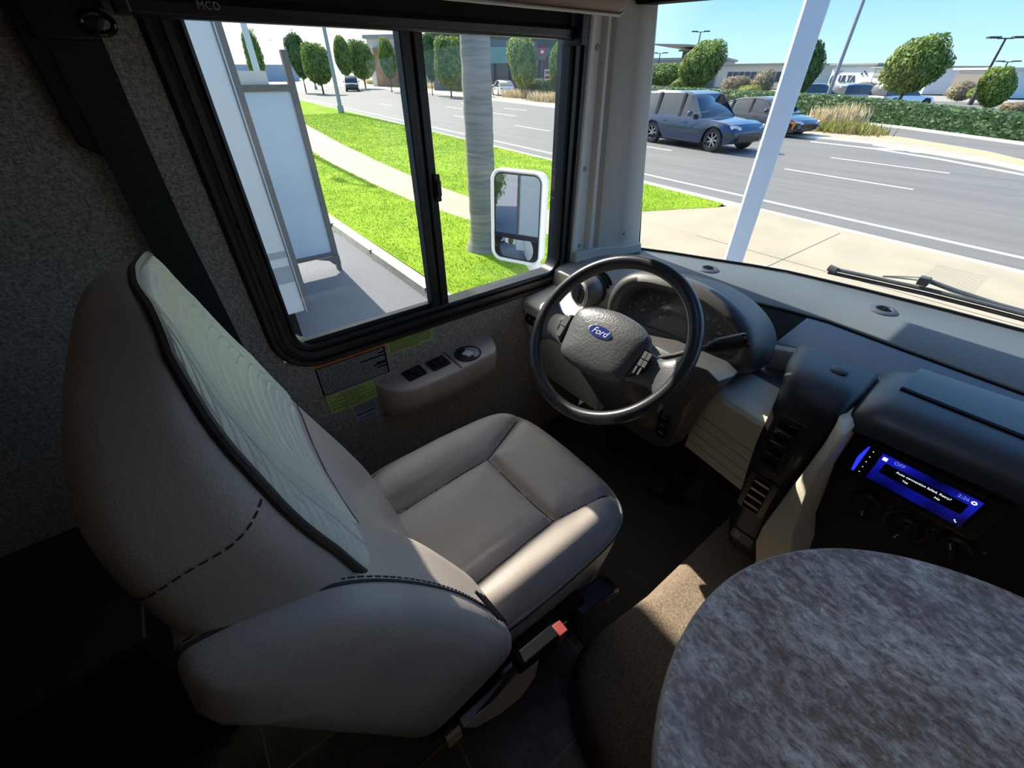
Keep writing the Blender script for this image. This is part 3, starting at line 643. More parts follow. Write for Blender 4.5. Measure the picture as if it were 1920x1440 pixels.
for k in range(5):
    b = MB(); b.box(-.034, -.019, YS - .003, YS, .694 + k * .0150, .7065 + k * .0150); kb = b.build('side_key', GLOSSB, bod, bevel=.001)
    b = MB(); b.box(-.0275, -.0255, YS - .0034, YS - .003, .6995 + k * .0150, .7012 + k * .0150); b.build('key_mark', SW, kb)
b = MB(); b.prism([(-.040, YS - .001, .694), (-.0355, YS - .001, .694), (-.0355, YS - .001, .766), (-.038, YS - .001, .766), (-.043, YS - .001, .738), (-.0435, YS - .001, .726)], (0, -.001, 0)); b.build('blue_key_light', mat('key_blue', (.01, .01, .2), .3, emit=(.02, .03, 1), estr=.8), bod)
# climate knobs
def cknob(px, py, ang, ring, nm):
    c = at(px, py, y=.975)
    b = MB(); b.lathe([(.029, .016), (.027, .004), (.024, 0), (.001, 0)], (c.x, .975, c.z), (0, 1, 0), 32); kn = b.build('climate_knob', mat('knob_black', s2l(20, 20, 21), .5), CC)
    M = Matrix(((1, 0, 0, c.x), (0, 0, -1, .975), (0, 1, 0, c.z), (0, 0, 0, 1))) @ Matrix.Rotation(R(ang), 4, 'Z')
    b = MB(M); b.box(-.0055, .0055, -.022, .022, .0, .010); g = b.build('knob_grip', mat('knob_black2', s2l(26, 26, 27), .4), kn, bevel=.003)
    b = MB(M); b.box(-.001, .001, .008, .022, .010, .0106); b.build('pointer', WHT, g)
    if ring:
        M = Matrix(((1, 0, 0, c.x), (0, 0, -1, .9905), (0, 1, 0, c.z), (0, 0, 0, 1)))
        b = MB(M); P = [R(a) for a in range(60, 215, 8)]; b.add([(r_ * math.cos(a), r_ * math.sin(a), .0) for a in P for r_ in (.0335, .0375)], [(2 * i, 2 * i + 1, 2 * i + 3, 2 * i + 2) for i in range(len(P) - 1)]); b.build('cold_arc', mat('cold_blue', s2l(40, 80, 110), .5), CC)
        b = MB(M); P = [R(a) for a in range(-35, 50, 8)]; b.add([(r_ * math.cos(a), r_ * math.sin(a), .0) for a in P for r_ in (.0335, .0375)], [(2 * i, 2 * i + 1, 2 * i + 3, 2 * i + 2) for i in range(len(P) - 1)]); b.build('hot_arc', mat('hot_red', s2l(90, 45, 40), .5), CC)
    for a in (30, 75, 120, 165):
        b = MB(); b.box(c.x + .040 * math.cos(R(a)) - .0018, c.x + .040 * math.cos(R(a)) + .0018, .989, .9925, c.z + .040 * math.sin(R(a)) - .0018, c.z + .040 * math.sin(R(a)) + .0018)
        if not ring: b.build('dial_mark', mat('mark_grey', s2l(120, 120, 120), .5), CC)
cknob(1622, 948, 195, False, 'fan'); cknob(1692, 994, 172, True, 'temp'); cknob(1786, 1032, 30, False, 'mode')

# ================================================================== ARM-REST POD ON THE WALL
AR = thing('wall_console', (XL, .5, .6), 'taupe moulded console on the wall with two switch plates and a cup holder', 'console')
def arz(y): return lerp(.592, .628, (y - .315) / .38) 
out = []
N = 40
for i in range(N + 1):
    t = i / N; y = lerp(.312, .752, t)
    xo = .118 * (min(1, math.sin(math.pi * min(1, max(0, (t * 1.0)))) ** .42 * 1.0))
    if t > .5: xo = max(xo, .118 * (1 - max(0, (t - .86) / .14) ** 2.2) if t < 1 else 0)
    if t < .3: xo = .10 * (1 - (1 - t / .3) ** 2) ** .5 + .012 * (t / .3)
    out.append((y, max(.001, xo)))
secs = []
for y, xo in out:
    zt2 = arz(y); d = .125 - .02 * abs(y - .53)
    secs.append([(XL + .0005, y, zt2), (XL + xo * .93, y, zt2), (XL + xo * .985, y, zt2 - .004), (XL + xo, y, zt2 - .014), (XL + xo * .97, y, zt2 - .06), (XL + xo * .80, y, zt2 - d + .012), (XL + xo * .6, y, zt2 - d), (XL + .0005, y, zt2 - d - .005)])
b = MB(); b.loft(secs); b.build('console_shell', TAUPEP, AR, smooth=50)
b = MB(); yg = .565; b.box(XL + .001, XL + .112, yg - .003, yg + .003, arz(yg) - .002, arz(yg) + .0012); b.build('shell_groove', mat('groove', s2l(92, 86, 80), .6), AR)
def plate(px, py, rot, nm):
    c = at(px, py, z=.606); c.z = arz(c.y) + .0005; M = Matrix.Translation(c) @ Matrix.Rotation(R(rot), 4, 'Z') @ Matrix.Rotation(R(5), 4, 'X')
    b = MB(M); b.prism([(x, y, 0) for x, y in rrect(-.031, .031, -.034, .034, .006)], (0, 0, .003)); p = b.build('switch_plate', mat('switch_black', s2l(24, 24, 25), .45), AR, bevel=.001); return M, p
M, p = plate(777, 699, 0, 0)
b = MB(M); b.lathe([(.014, .003), (.014, .008), (.010, .010), (.001, .010)], (-.002, .003, 0), (0, 0, 1), 8); kk = b.build('mirror_joystick', BLACK, p)
for a in range(4):
    b = MB(M); x, y = .0185 * math.cos(a * math.pi / 2 + .4), .0185 * math.sin(a * math.pi / 2 + .4); b.box(x - .0015, x + .0015, y + .0015, y + .004, .003, .0036); b.build('switch_mark', WHT, p)
M, p = plate(822, 684, 0, 0)
for q in (-.009, .012):
    b = MB(M); b.box(-.022, .022, q - .009, q + .009, .003, .0055); kk = b.build('rocker_switch', BLACK, p, bevel=.001)
    b = MB(M); b.box(-.003, .001, q - .001, q + .001, .0055, .006); b.build('switch_mark', WHT, kk)
cc = at(874, 662, z=.618); cc.z = arz(cc.y) + .0008; cc.x = XL + .061
b = MB(); b.lathe([(.047, 0), (.046, .004), (.041, .0045), (.039, .001), (.037, -.04), (.034, -.055), (.001, -.055)], cc, (0, 0, 1), 40); b.build('cup_holder', BLACK, AR)
ch = thing('wall_charger', (cc.x, cc.y, cc.z - .03), 'small white plug sitting in the wall cup holder', 'charger')
M = Matrix.Translation((cc.x, cc.y, cc.z - .012)) @ Matrix.Rotation(R(22), 4, 'Z') @ Matrix.Rotation(R(8), 4, 'X')
b = MB(M); b.box(-.017, .017, -.014, .014, -.04, .018); bb = b.build('charger_body', WHITEM, ch, bevel=.004)
b = MB(M); b.box(-.004, .004, -.0145, -.013, .009, .0115); b.build('usb_port', BLACK, bb)

# ================================================================== STICKERS ON THE WALL
def sticker(nm, y0, y1, z0, z1, base, lab, border=None):
    t = thing(nm, (XL, (y0 + y1) / 2, (z0 + z1) / 2), lab, 'label sticker')
    if border: MB().box(XL + .0002, XL + .0008, y0, y1, z0, z1).build('sticker_border', border, t); g = .0022
    else: g = 0
    MB().box(XL + .0003, XL + .0012, y0 + g, y1 - g, z0 + g, z1 - g).build('sticker_sheet', base, t); return t
def lines(t, y0, y1, z1, rows, pitch, h, m, seed, just=.8, center=False):
    rnd = random.Random(seed); b = MB()
    for k in range(rows):
        z = z1 - k * pitch; L = (y1 - y0) * (1 if rnd.random() < just else rnd.uniform(.35, .9)); y = y0 + ((y1 - y0 - L) / 2 if center else 0); e = y + L
        while y < e - .003:
            w_ = min(rnd.uniform(.0025, .010), e - y); b.box(XL + .0011, XL + .0014, y, y + w_, z - h, z); y += w_ + .0014
    b.build('printed_text', m, t)
INK = mat('label_ink', s2l(25, 28, 18), .6); WINK = mat('label_white', s2l(205, 205, 205), .6)
GRN = mat('label_green', s2l(176, 205, 112), .55); ORG = mat('label_orange', s2l(214, 112, 44), .55); LBLK = mat('label_black', s2l(14, 15, 18), .4)
t = sticker('warning_label', .148, .366, .621, .737, LBLK, 'black safety sticker with orange header on the wall under the window', WINK)
MB().box(XL + .0008, XL + .0016, .1505, .3635, .7215, .7345).build('orange_header', ORG, t)
M = Matrix(((0, 0, 1, XL + .0017), (1, 0, 0, .262), (0, 1, 0, .728), (0, 0, 0, 1))); text('header_text', 'WARNING', .0105, M, INK, t, .0001)
lines(t, .156, .358, .7165, 17, .0054, .0023, WINK, 3)
t = sticker('tire_label', .371, .529, .684, .742, GRN, 'light green sticker directly under the window, right of the black one')
lines(t, .377, .522, .738, 10, .0052, .0022, INK, 5)
t = sticker('cargo_label', .155, .3055, .549, .617, GRN, 'yellow-green sticker with centred text below the black sticker')
lines(t, .165, .298, .611, 9, .0066, .0022, INK, 9, .3, True)
t = sticker('data_plate', .221, .297, .480, .547, mat('label_grey', s2l(158, 172, 188), .5), 'small grey data sticker lowest on the wall beside the seat back')
lines(t, .226, .292, .543, 6, .0045, .002, INK, 12, .8)
MB().box(XL + .0011, XL + .0014, .226, .290, .506, .511).build('ink_band', INK, t); lines(t, .232, .286, .493, 1, .005, .003, INK, 2)

# ================================================================== SEAT BELT
SBL = thing('seat_belt', (XL + .03, 0, 1.2), 'black seat belt hanging down the wall from its upper anchor behind the window', 'seat belt')
b = MB(); secs = []
for y0, y1, z, x in ((-.072, -.002, 1.60, XL + .02), (-.060, .010, 1.48, XL + .028), (-.062, .006, 1.36, XL + .03), (-.066, .004, 1.15, XL + .03), (-.060, .012, .9, XL + .03), (-.052, .02, .6, XL + .03), (-.05, .022, .1, XL + .02)):
    secs.append([(x - .001, y0, z), (x + .0012, y0, z), (x + .0012, y1, z), (x - .001, y1, z)])
b.loft(secs); b.build('webbing', BELTM, SBL, smooth=60)
b = MB(); b.prism([(XL + .001, y, z) for y, z in ((-.075, 1.44), (.005, 1.44), (.028, 1.475), (.028, 1.56), (-.075, 1.56))], (.034, 0, 0)); anc = b.build('upper_anchor', BLACK, SBL, bevel=.006)
b = MB(); b.tube([(XL + .04, .012 + .020 * math.cos(a), 1.462 + .013 * math.sin(a)) for a in [2 * math.pi * k / 24 for k in range(24)]], .0045, 8, closed=True); b.build('guide_loop', GLOSSB, anc)
b = MB(); b.prism([(XL + .001, y, z) for y, z in ((-.090, 1.60), (-.062, 1.60), (-.062, 1.28), (-.090, 1.30))], (.024, 0, 0)); b.build('height_rail', BLACK, SBL, bevel=.004)

# ================================================================== DRIVER SEAT
ST = thing('driver_seat', (-.56, .25, .0), 'taupe leather driver seat with quilted headrest area and folded armrest', 'driver seat')
SX, SY, SWd, SDp = -.556, .352, .262, .262
def cush(x, y):   # groove depth from the seams
    def seg(px, py, ax, ay, bx, by):
        t = max(0, min(1, ((px - ax) * (bx - ax) + (py - ay) * (by - ay)) / ((bx - ax) ** 2 + (by - ay) ** 2))); return math.hypot(px - ax - t * (bx - ax), py - ay - t * (by - ay))
    S = [(-.66, .10, -.66, .425), (-.66, .425, -.405, .432), (-.405, .432, -.385, .10), (-.66, .425, -.735, .62), (-.405, .432, -.375, .62)]
    d = min(seg(x, y, *q) for q in S)
    return -.018 * math.exp(-(d / .010) ** 2) - .012 * math.exp(-(d / .035) ** 2)
NA, NR = 144, 40
vs = []; fs = []
def cpt(a, r):
    sx, sy = sell(a, 5.2 if True else 3)
    fy = sy * r * SDp; fx = sx * r * SWd
    wtap = 1 - .03 * max(0, fy / SDp)
    return SX + fx * wtap, SY + fy + .014 * max(0, fy / SDp) * (1 - (fx / SWd) ** 2)
rings = []
for j in range(NR + 1):
    r = 1.0 - (j / NR) * .97 if j else 1.0
    ring = []
    for k in range(NA):
        a = 2 * math.pi * k / NA; x, y = cpt(a, r)
        edge_ = max(0, (r - .80) / .20); z = .588 - .040 * edge_ ** 2.2 + cush(x, y) * (1 - edge_ ** 3) 
        bol = math.exp(-((abs(x - SX) - .185) / .07) ** 2) * .012 + max(0, (y - .42) / .2) * .004
        z += bol * (1 - edge_ ** 2) - .028 * max(0, (.36 - y) / .3) * (1 if abs(x - SX) < .13 else .4)
        ring.append((x, y, z))
    rings.append(ring)
side = []
for dr, z in ((.93, .33), (.965, .40), (1.0, .47), (1.015, .515), (1.008, .538)):
    side.append([(lerp(SX, cpt(2 * math.pi * k / NA, 1)[0], dr), lerp(SY, cpt(2 * math.pi * k / NA, 1)[1], dr), z) for k in range(NA)])
b = MB(); b.loft(side + rings); cushion = b.build('seat_cushion', LEATHER, ST, smooth=80)
b = MB(); b.tube([(lerp(SX, cpt(2 * math.pi * k / NA, 1)[0], 1.012), lerp(SY, cpt(2 * math.pi * k / NA, 1)[1], 1.012), .545) for k in range(NA)], .0042, 8, closed=True); b.build('piping', mat('seat_piping', s2l(150, 138, 128), .4), cushion)
b = MB(); b.tube([(lerp(SX, cpt(2 * math.pi * k / NA, 1)[0], 1.020), lerp(SY, cpt(2 * math.pi * k / NA, 1)[1], 1.020), .5385) for k in range(NA)], .0028, 6, closed=True); b.build('dark_welt', PIPING, cushion)
b = MB()
for (ax, ay, bx, by) in ((-.66, .14, -.66, .425), (-.66, .425, -.405, .432), (-.405, .432, -.388, .14), (-.66, .425, -.722, .575), (-.405, .432, -.380, .585)):
    def cz(x, y):
        r = max(abs(x - SX) / SWd, abs(y - SY) / SDp); e = max(0, (r - .80) / .20)
        bol = math.exp(-((abs(x - SX) - .185) / .07) ** 2) * .012 + max(0, (y - .42) / .2) * .004
        return .588 - .040 * e ** 2.2 + cush(x, y) * (1 - e ** 3) + bol * (1 - e ** 2) - .028 * max(0, (.36 - y) / .3) * (1 if abs(x - SX) < .13 else .4)
    b.tube([(lerp(ax, bx, t / 14), lerp(ay, by, t / 14), cz(lerp(ax, bx, t / 14), lerp(ay, by, t / 14)) + .0005) for t in range(15)], .0016, 5)
b.build('seam', SEAM, cushion)

# backrest: rings in horizontal planes   z, cx, half width, y front, y back
BK = [(.44, -.556, .235, .150, -.010), (.50, -.556, .250, .165, -.045), (.60, -.556, .262, .150, -.085), (.70, -.556, .268, .118, -.110), (.80, -.556, .272, .080, -.130), (.90, -.556, .274, .043, -.146), (1.0, -.555, .268, .012, -.156),
      (1.07, -.554, .258, -.012, -.160), (1.13, -.552, .238, -.026, -.158), (1.167, -.550, .216, -.034, -.150), (1.196, -.549, .188, -.038, -.140), (1.217, -.548, .154, -.042, -.128), (1.231, -.547, .112, -.050, -.112), (1.237, -.547, .06, -.060, -.098)]
def bk(z):
    for i in range(len(BK) - 1):
        if z <= BK[i + 1][0]:
            t = max(0, (z - BK[i][0]) / (BK[i + 1][0] - BK[i][0])); p0 = BK[max(i - 1, 0)]; p1 = BK[i]; p2 = BK[i + 1]; p3 = BK[min(i + 2, len(BK) - 1)]
            return [.5 * (2 * p1[q] + (-p0[q] + p2[q]) * t + (2 * p0[q] - 5 * p1[q] + 4 * p2[q] - p3[q]) * t * t + (-p0[q] + 3 * p1[q] - 3 * p2[q] + p3[q]) * t ** 3) for q in range(1, 5)]
    return list(BK[-1][1:])
def bpt(z, a, off=0):   # a=0 right side, 90 front, 180 left, 270 back
    cx, hw, yf, yb = bk(z); c, s = math.cos(a), math.sin(a)
    ym = lerp(yf, yb, .5) ; n_ = 4.6 if s > 0 else 3.8
    sx, sy = sell(a, n_); x = cx + (hw + off) * sx; y = ym + ((yf - yb) / 2 + off) * sy
    if s > 0:
        u = abs((x - cx) / hw); k = max(0, min(1, (z - .5) / .15)) * max(0, min(1, (1.25 - z) / .15))
        y += s * (.030 * k * (u ** 2 - .35) * (1 - max(0, u - .9) * 6))
        y -= .006 * math.exp(-((z - .86) / .012) ** 2) * (u < .75)
    z -= max(0, min(1, (z - 1.10) / .14)) * max(0, yf - y) * .38
    return (x, y, z)
zs = [lerp(.44, 1.237, i / 60) for i in range(61)]
b = MB(); b.loft([[bpt(z, 2 * math.pi * k / 64) for k in range(64)] for z in zs]); br = b.build('backrest', LEATHER, ST, smooth=80)
# quilted front panel
b = MB(); za = [lerp(.62, 1.268, i / 70) for i in range(71)]
def quilt(z, u):
    w_ = abs(u - .5); q = (z + .20 * max(0, w_ - .17) + .02 * math.sin(u * 9)) / .021; row = math.floor(q); g = min(q - row, 1 - q + row)
    c = u * 3.3 + (row * .37) % 1; gc_ = min(c % 1, 1 - c % 1)
    edge_ = min(abs(w_ - .17), abs(w_ - .30))
    return .004 - .0026 * math.exp(-(g / .07) ** 2) - .0020 * math.exp(-(gc_ / .022) ** 2) * (row % 3 != 0) - .0022 * math.exp(-(edge_ / .006) ** 2)
b.grid(lambda u, v_: bpt(lerp(.90, 1.212 + .022 * math.sin(math.pi * u) ** .7, v_), R(lerp(38, 142, u)), quilt(lerp(.90, 1.23, v_), u) - .004 * (v_ > .985) - .003 * (v_ < .01)), 110, 200)
b.build('quilted_panel', LEATHER_L, br, smooth=80)
b = MB()
pz = [lerp(.60, 1.237, i / 60) for i in range(61)]
path = [bpt(z, R(36), .002) for z in pz if z < 1.212] + [bpt(1.214 + .021 * math.sin(math.pi * (a - 36) / 108) ** .7, R(a), .002) for a in range(36, 145, 4)] + [bpt(z, R(144), .002) for z in pz[::-1] if z < 1.212]
b.tube(path, .0052, 8); b.build('backrest_piping', PIPING, br)
def stitch(name, path, parent, r=.0009, dash=.0065, gap=.0035):
    b = MB(); acc = 0; cur = [Vector(path[0])]; on = True
    for p, q in zip(path, path[1:]):
        p, q = Vector(p), Vector(q); L = (q - p).length; pos = 0
        while pos < L:
            need = (dash if on else gap) - acc; st_ = min(need, L - pos); pos += st_; acc += st_; pt = p.lerp(q, pos / L)
            if on: cur.append(pt)
            if acc >= (dash if on else gap) - 1e-9:
                if on and len(cur) > 1: b.tube([cur[0], cur[-1]], r, 5)
                on = not on; acc = 0; cur = [pt]
    return b.build(name, SEAM, parent)
def bline(p0, p1, N=20):  # straight in (angle, z)
    return [bpt(lerp(p0[1], p1[1], t / N), R(lerp(p0[0], p1[0], t / N)), .0008) for t in range(N + 1)]
stitch('back_stitching', bline((30, 1.10), (-62, 1.045), 30), br)
b = MB(); b.tube(bline((36, .87), (144, .87), 40), .0014, 6); b.build('seam', SEAM, br)

# folded-up armrest at the side of the backrest
poly = [(-.148, .965), (-.138, 1.0), (-.118, 1.008), (-.06, .995), (.0, .965), (.055, .905), (.115, .81), (.165, .70), (.203, .60), (.208, .548), (.185, .515), (.11, .485), (.03, .472), (-.005, .52), (-.045, .64), (-.10, .80), (-.14, .92), (-.15, .945)]
pl_ = smoothloop([(y, z) for y, z in poly], 96); cy, cz_ = .03, .73
def aring(k, x, dz=0): return [(x, cy + (p.x - cy) * k, cz_ + dz + (p.y - cz_) * k) for p in pl_]
b = MB(); b.loft([aring(.80, -.405), aring(.94, -.400), aring(.985, -.385), aring(1.0, -.36), aring(1.0, -.32), aring(.995, -.288), aring(.975, -.268), aring(.92, -.254), aring(.80, -.245), aring(.55, -.240), aring(.25, -.239)])
arm = b.build('armrest', LEATHER, ST, smooth=80)
b = MB(); sp_ = [(-.290, cy + (p.x - cy) * .998, cz_ + (p.y - cz_) * .998) for p in pl_]; b.tube(sp_, .0022, 6, closed=True); b.build('armrest_seam', SEAM, arm)
stitch('armrest_stitching', [(-.296, cy + (p.x - cy) * 1.0, cz_ + (p.y - cz_) * 1.0) for p in pl_[:60]], arm, .001, .008, .004)
for k in range(3):
    P = [Vector((-.300 + .012 * i - .002 * k, .158 + .008 * k + .006 * i, .742 - .018 * i - .020 * k)) for i in range(4)]
    b = MB(); b.tube(P, .0028, 6); b.build('slot_line', PIPING, arm)  # dark tubes drawn for the slot lines at the armrest front
# base of the seat
b = MB(); b.loft([[(x, y, z) for x, y in rrect(SX - .20 - d, SX + .20 + d, .12 - d, .55 + d, .06)] for z, d in ((.013, .015), (.05, .015), (.06, .0), (.31, -.02), (.335, .0))]); b.build('pedestal', BLACK, ST, smooth=40)
b = MB(); b.prism([at(*q, x=-.236) for q in ((868, 1366), (890, 1367), (935, 1342), (978, 1308), (1004, 1270), (1012, 1238), (988, 1246), (955, 1286), (910, 1328))], (-.018, 0, 0)); b.build('side_cover', TAUPEP, ST, bevel=.004)
b = MB(); b.prism([at(*q, x=-.262) for q in ((925, 1300), (945, 1265), (985, 1228), (1005, 1215), (1000, 1240), (965, 1280), (938, 1305))], (-.015, 0, 0)); b.build('side_cover', TAUPEP, ST, bevel=.003)
b = MB(); b.prism([(-.30, .02, .40), (-.30, .30, .32), (-.30, .42, .33), (-.30, .42, .44), (-.30, .05, .47)], (.03, 0, 0)); b.build('slide_rail', BLACKM, ST, bevel=.004)
b = MB(); b.prism([(-.30, y - .045, z - .01) for y, z in ((.41, .40), (.50, .385), (.535, .36), (.57, .362), (.575, .39), (.55, .42), (.44, .435))], (.05, 0, 0)); lvr = b.build('adjust_handle', BLACK, ST, bevel=.008)
b = MB(); b.box(-.2505, -.2495, .478, .498, .380, .3815); b.box(-.2505, -.2495, .487, .4885, .374, .388); b.build('handle_mark', WHT, lvr)
# buckle
BKL = thing('belt_buckle', (-.25, .25, .4), 'black seat belt buckle with red button at the seat side', 'belt buckle')
c0 = at(868, 1372, x=-.24); c1 = at(975, 1240, x=-.24); c2 = at(1010, 1205, x=-.24); c3 = at(1050, 1180, x=-.24)
b = MB(); b.tube([c0, c0.lerp(c1, .5) + Vector((0, .01, -.01)), c1], [.017, .018, .015], 4, flat=.2, up=(0, 0, 1)); b.build('buckle_strap', BELTM, BKL)
d_ = (c3 - c1).normalized(); sidev = Vector((1, 0, 0)); upv = sidev.cross(d_).normalized()
Mb = Matrix(((d_.x, upv.x, sidev.x, c1.x), (d_.y, upv.y, sidev.y, c1.y), (d_.z, upv.z, sidev.z, c1.z), (0, 0, 0, 1)))
L = (c3 - c1).length
b = MB(Mb); b.prism([(x, y, -.012) for x, y in ((-.01, -.016), (L * .7, -.022), (L * .95, -.020), (L, -.014), (L, .014), (L * .95, .020), (L * .7, .022), (-.01, .016))], (0, 0, .026)); bo = b.build('buckle_body', BLACKM, BKL, bevel=.004)
b = MB(Mb); b.box(L * .80, L * 1.01, -.012, .0225, -.008, .0165); b.build('release_button', mat('buckle_red', s2l(150, 62, 55), .45), bo, bevel=.002)
b = MB(Mb); b.box(L * 1.0, L * 1.18, -.009, .009, -.003, .0); b.build('latch_tongue', STEEL, BKL, bevel=.001)
b = MB(); c = at(858, 1372, x=-.235); b.box(c.x - .004, c.x + .004, c.y - .022, c.y + .006, c.z - .03, c.z + .012); b.build('strap_tag', mat('tag_yellow', s2l(190, 170, 110), .6), BKL, bevel=.001)

# ================================================================== ROUND TABLE
TB = thing('round_table', (.345, .455, 0), 'round table with mottled grey stone laminate top and pale edge band', 'table')
m = bpy.data.materials.new('stone_laminate'); m.use_nodes = True; n = m.node_tree; pb = n.nodes['Principled BSDF']; pb.inputs['Roughness'].default_value = .33
tc = n.nodes.new('ShaderNodeTexCoord'); mp = n.nodes.new('ShaderNodeMapping'); mp.inputs['Rotation'].default_value = (0, 0, R(35)); mp.inputs['Scale'].default_value = (1, 1.7, 1); n.links.new(tc.outputs['Object'], mp.inputs[0])
n1 = n.nodes.new('ShaderNodeTexNoise'); n1.inputs['Scale'].default_value = 46; n1.inputs['Detail'].default_value = 12; n1.inputs['Roughness'].default_value = .72; n1.inputs['Distortion'].default_value = .4
n2 = n.nodes.new('ShaderNodeTexNoise'); n2.inputs['Scale'].default_value = 8; n2.inputs['Detail'].default_value = 5; n2.inputs['Roughness'].default_value = .6
n3 = n.nodes.new('ShaderNodeTexNoise'); n3.inputs['Scale'].default_value = 90; n3.inputs['Detail'].default_value = 6; n3.inputs['Roughness'].default_value = .8
for q in (n1, n2, n3): n.links.new(mp.outputs[0], q.inputs[0])
r1 = n.nodes.new('ShaderNodeValToRGB'); e = r1.color_ramp.elements; e[0].position = .40; e[0].color = (*s2l(128, 110, 102), 1); e[1].position = .62; e[1].color = (*s2l(236, 232, 226), 1)
e = r1.color_ramp.elements.new(.47); e.color = (*s2l(158, 140, 131), 1); e = r1.color_ramp.elements.new(.53); e.color = (*s2l(192, 184, 178), 1)
ad = n.nodes.new('ShaderNodeMath'); ad.operation = 'MULTIPLY_ADD'; ad.inputs[1].default_value = .36; n.links.new(n2.outputs[0], ad.inputs[0])
ml = n.nodes.new('ShaderNodeMath'); ml.operation = 'MULTIPLY'; ml.inputs[1].default_value = .64; n.links.new(n1.outputs[0], ml.inputs[0]); n.links.new(ml.outputs[0], ad.inputs[2]); n.links.new(ad.outputs[0], r1.inputs[0])
r3 = n.nodes.new('ShaderNodeValToRGB'); r3.color_ramp.elements[0].position = .36; r3.color_ramp.elements[0].color = (.35, .32, .33, 1); r3.color_ramp.elements[1].position = .46; r3.color_ramp.elements[1].color = (1, 1, 1, 1); n.links.new(n3.outputs[0], r3.inputs[0])
mx = n.nodes.new('ShaderNodeMix'); mx.data_type = 'RGBA'; mx.blend_type = 'MULTIPLY'; mx.inputs[0].default_value = .8; n.links.new(r1.outputs[0], mx.inputs[6]); n.links.new(r3.outputs[0], mx.inputs[7]); n.links.new(mx.outputs[2], pb.inputs['Base Color'])
TCX, TCY, TR = .345, .458, .418
b = MB(); b.lathe([(TR - .002, -.003), (TR - .0035, 0), (.001, 0)], (TCX, TCY, .72), (0, 0, 1), 128); b.build('tabletop', m, TB, smooth=30)
b = MB(); b.lathe([(TR - .03, -.028), (TR - .003, -.028), (TR, -.024), (TR, -.003), (TR - .002, -.0012), (TR - .0038, -.0012)], (TCX, TCY, .72), (0, 0, 1), 128); b.build('edge_band', mat('edge_band', s2l(176, 172, 166), .45, col2=s2l(150, 145, 140), vscale=60), TB, smooth=60)
b = MB(); b.lathe([(.16, 0), (.16, .012), (.04, .03), (.035, .05), (.035, .64), (.12, .665), (.13, .692)], (TCX + .05, TCY, .152), (0, 0, 1), 32); b.v = [Vector((p.x, p.y, .152 + (p.z - .152) * .54 / .692)) for p in b.v]; b.build('table_leg', STEEL, TB)

# furniture end beside the seat back
LOW = thing('side_cabinet', (-.95, -1.1, 0), 'dark low cabinet behind the driver seat along the wall', 'cabinet')
b = MB(); b.box(XL + .002, -.72, -1.6, -.36, 0, .50); b.build('cabinet_body', mat('dark_wood', s2l(34, 30, 28), .5, var=.2, vscale=8, stretch=(1, 8, 1)), LOW, bevel=.004)
b = MB(); b.box(XL + .002, -.71, -1.61, -.345, .50, .525); b.build('cabinet_top', mat('dark_top', s2l(44, 40, 37), .5), LOW, bevel=.006)
# ================================================================== OUTSIDE: GROUND
LOTZ = -1.06
def flat(name, pts, z, m, th=.04):
    b = MB(); b.prism([(p[0], p[1], z - th) for p in pts], (0, 0, th)); return struct(b.build(name, m, smooth=0))
ASPH = mat('lot_asphalt', s2l(112, 112, 116), .9, var=.22, vscale=70, bump=.6, bscale=120)
ROADM = mat('road_asphalt', s2l(112, 110, 104), .8, var=.10, vscale=1.2, stretch=(.12, 2.2, 1), bump=.3, bscale=60)
CONC = mat('driveway_concrete', s2l(168, 155, 130), .85, var=.07, vscale=1.3, bump=.2, bscale=60)
CONC2 = mat('kerb_concrete', s2l(200, 190, 170), .85, var=.1, vscale=6, bump=.2, bscale=60)
LAWN = mat('lawn_soil', s2l(116, 146, 36), .95, col2=s2l(146, 170, 48), vscale=1.6, bump=1, bscale=40, spec=.05)
PAINT = mat('road_paint', s2l(232, 232, 228), .7)
def road_y(c, x, s=-.1): return c + s * x
flat('floor_ground', [(-700, -300), (500, -300), (500, 700), (-700, 700)], -1.10, mat('far_ground', s2l(150, 146, 132), .9, var=.1, vscale=.05), .2)
flat('floor_parking_lot', [(-60, -40), (40, -40), (40, 2.34), (-60, 2.34)], LOTZ, ASPH)
b = MB(); n_ = 30; cp = [(-60, 2.32 + .0 * 60)] + [(-30, 2.36), (-4.5, 2.28)] + [(-4.2, 2.3), (-4.0, 2.4), (-3.9, 2.6), (-3.88, 5.0)]
ring = lambda x, y, nx, ny: [(x, y, LOTZ - .02), (x + nx * .02, y + ny * .02, -.945), (x + nx * .05, y + ny * .05, -.93), (x + nx * .19, y + ny * .19, -.93), (x + nx * .19, y + ny * .19, LOTZ - .02)]
b.loft([ring(-60, 2.5, 0, 1), ring(-30, 2.40, 0, 1), ring(-4.7, 2.28, 0, 1), ring(-4.3, 2.33, -.3, .95), ring(-4.05, 2.5, -.75, .7), ring(-3.95, 2.8, -1, .1), ring(-3.95, 5.1, -1, 0)])
struct(b.build('trim_kerb', CONC2))
b = MB()
for k in range(10): x = -4.9 - k * 1.9; b.box(x - .006, x + .006, 2.29, 2.48, -.99, -.9285)
b.build('trim_kerb_joint', mat('joint', s2l(90, 84, 74), .9)); struct(bpy.data.objects['trim_kerb_joint'])
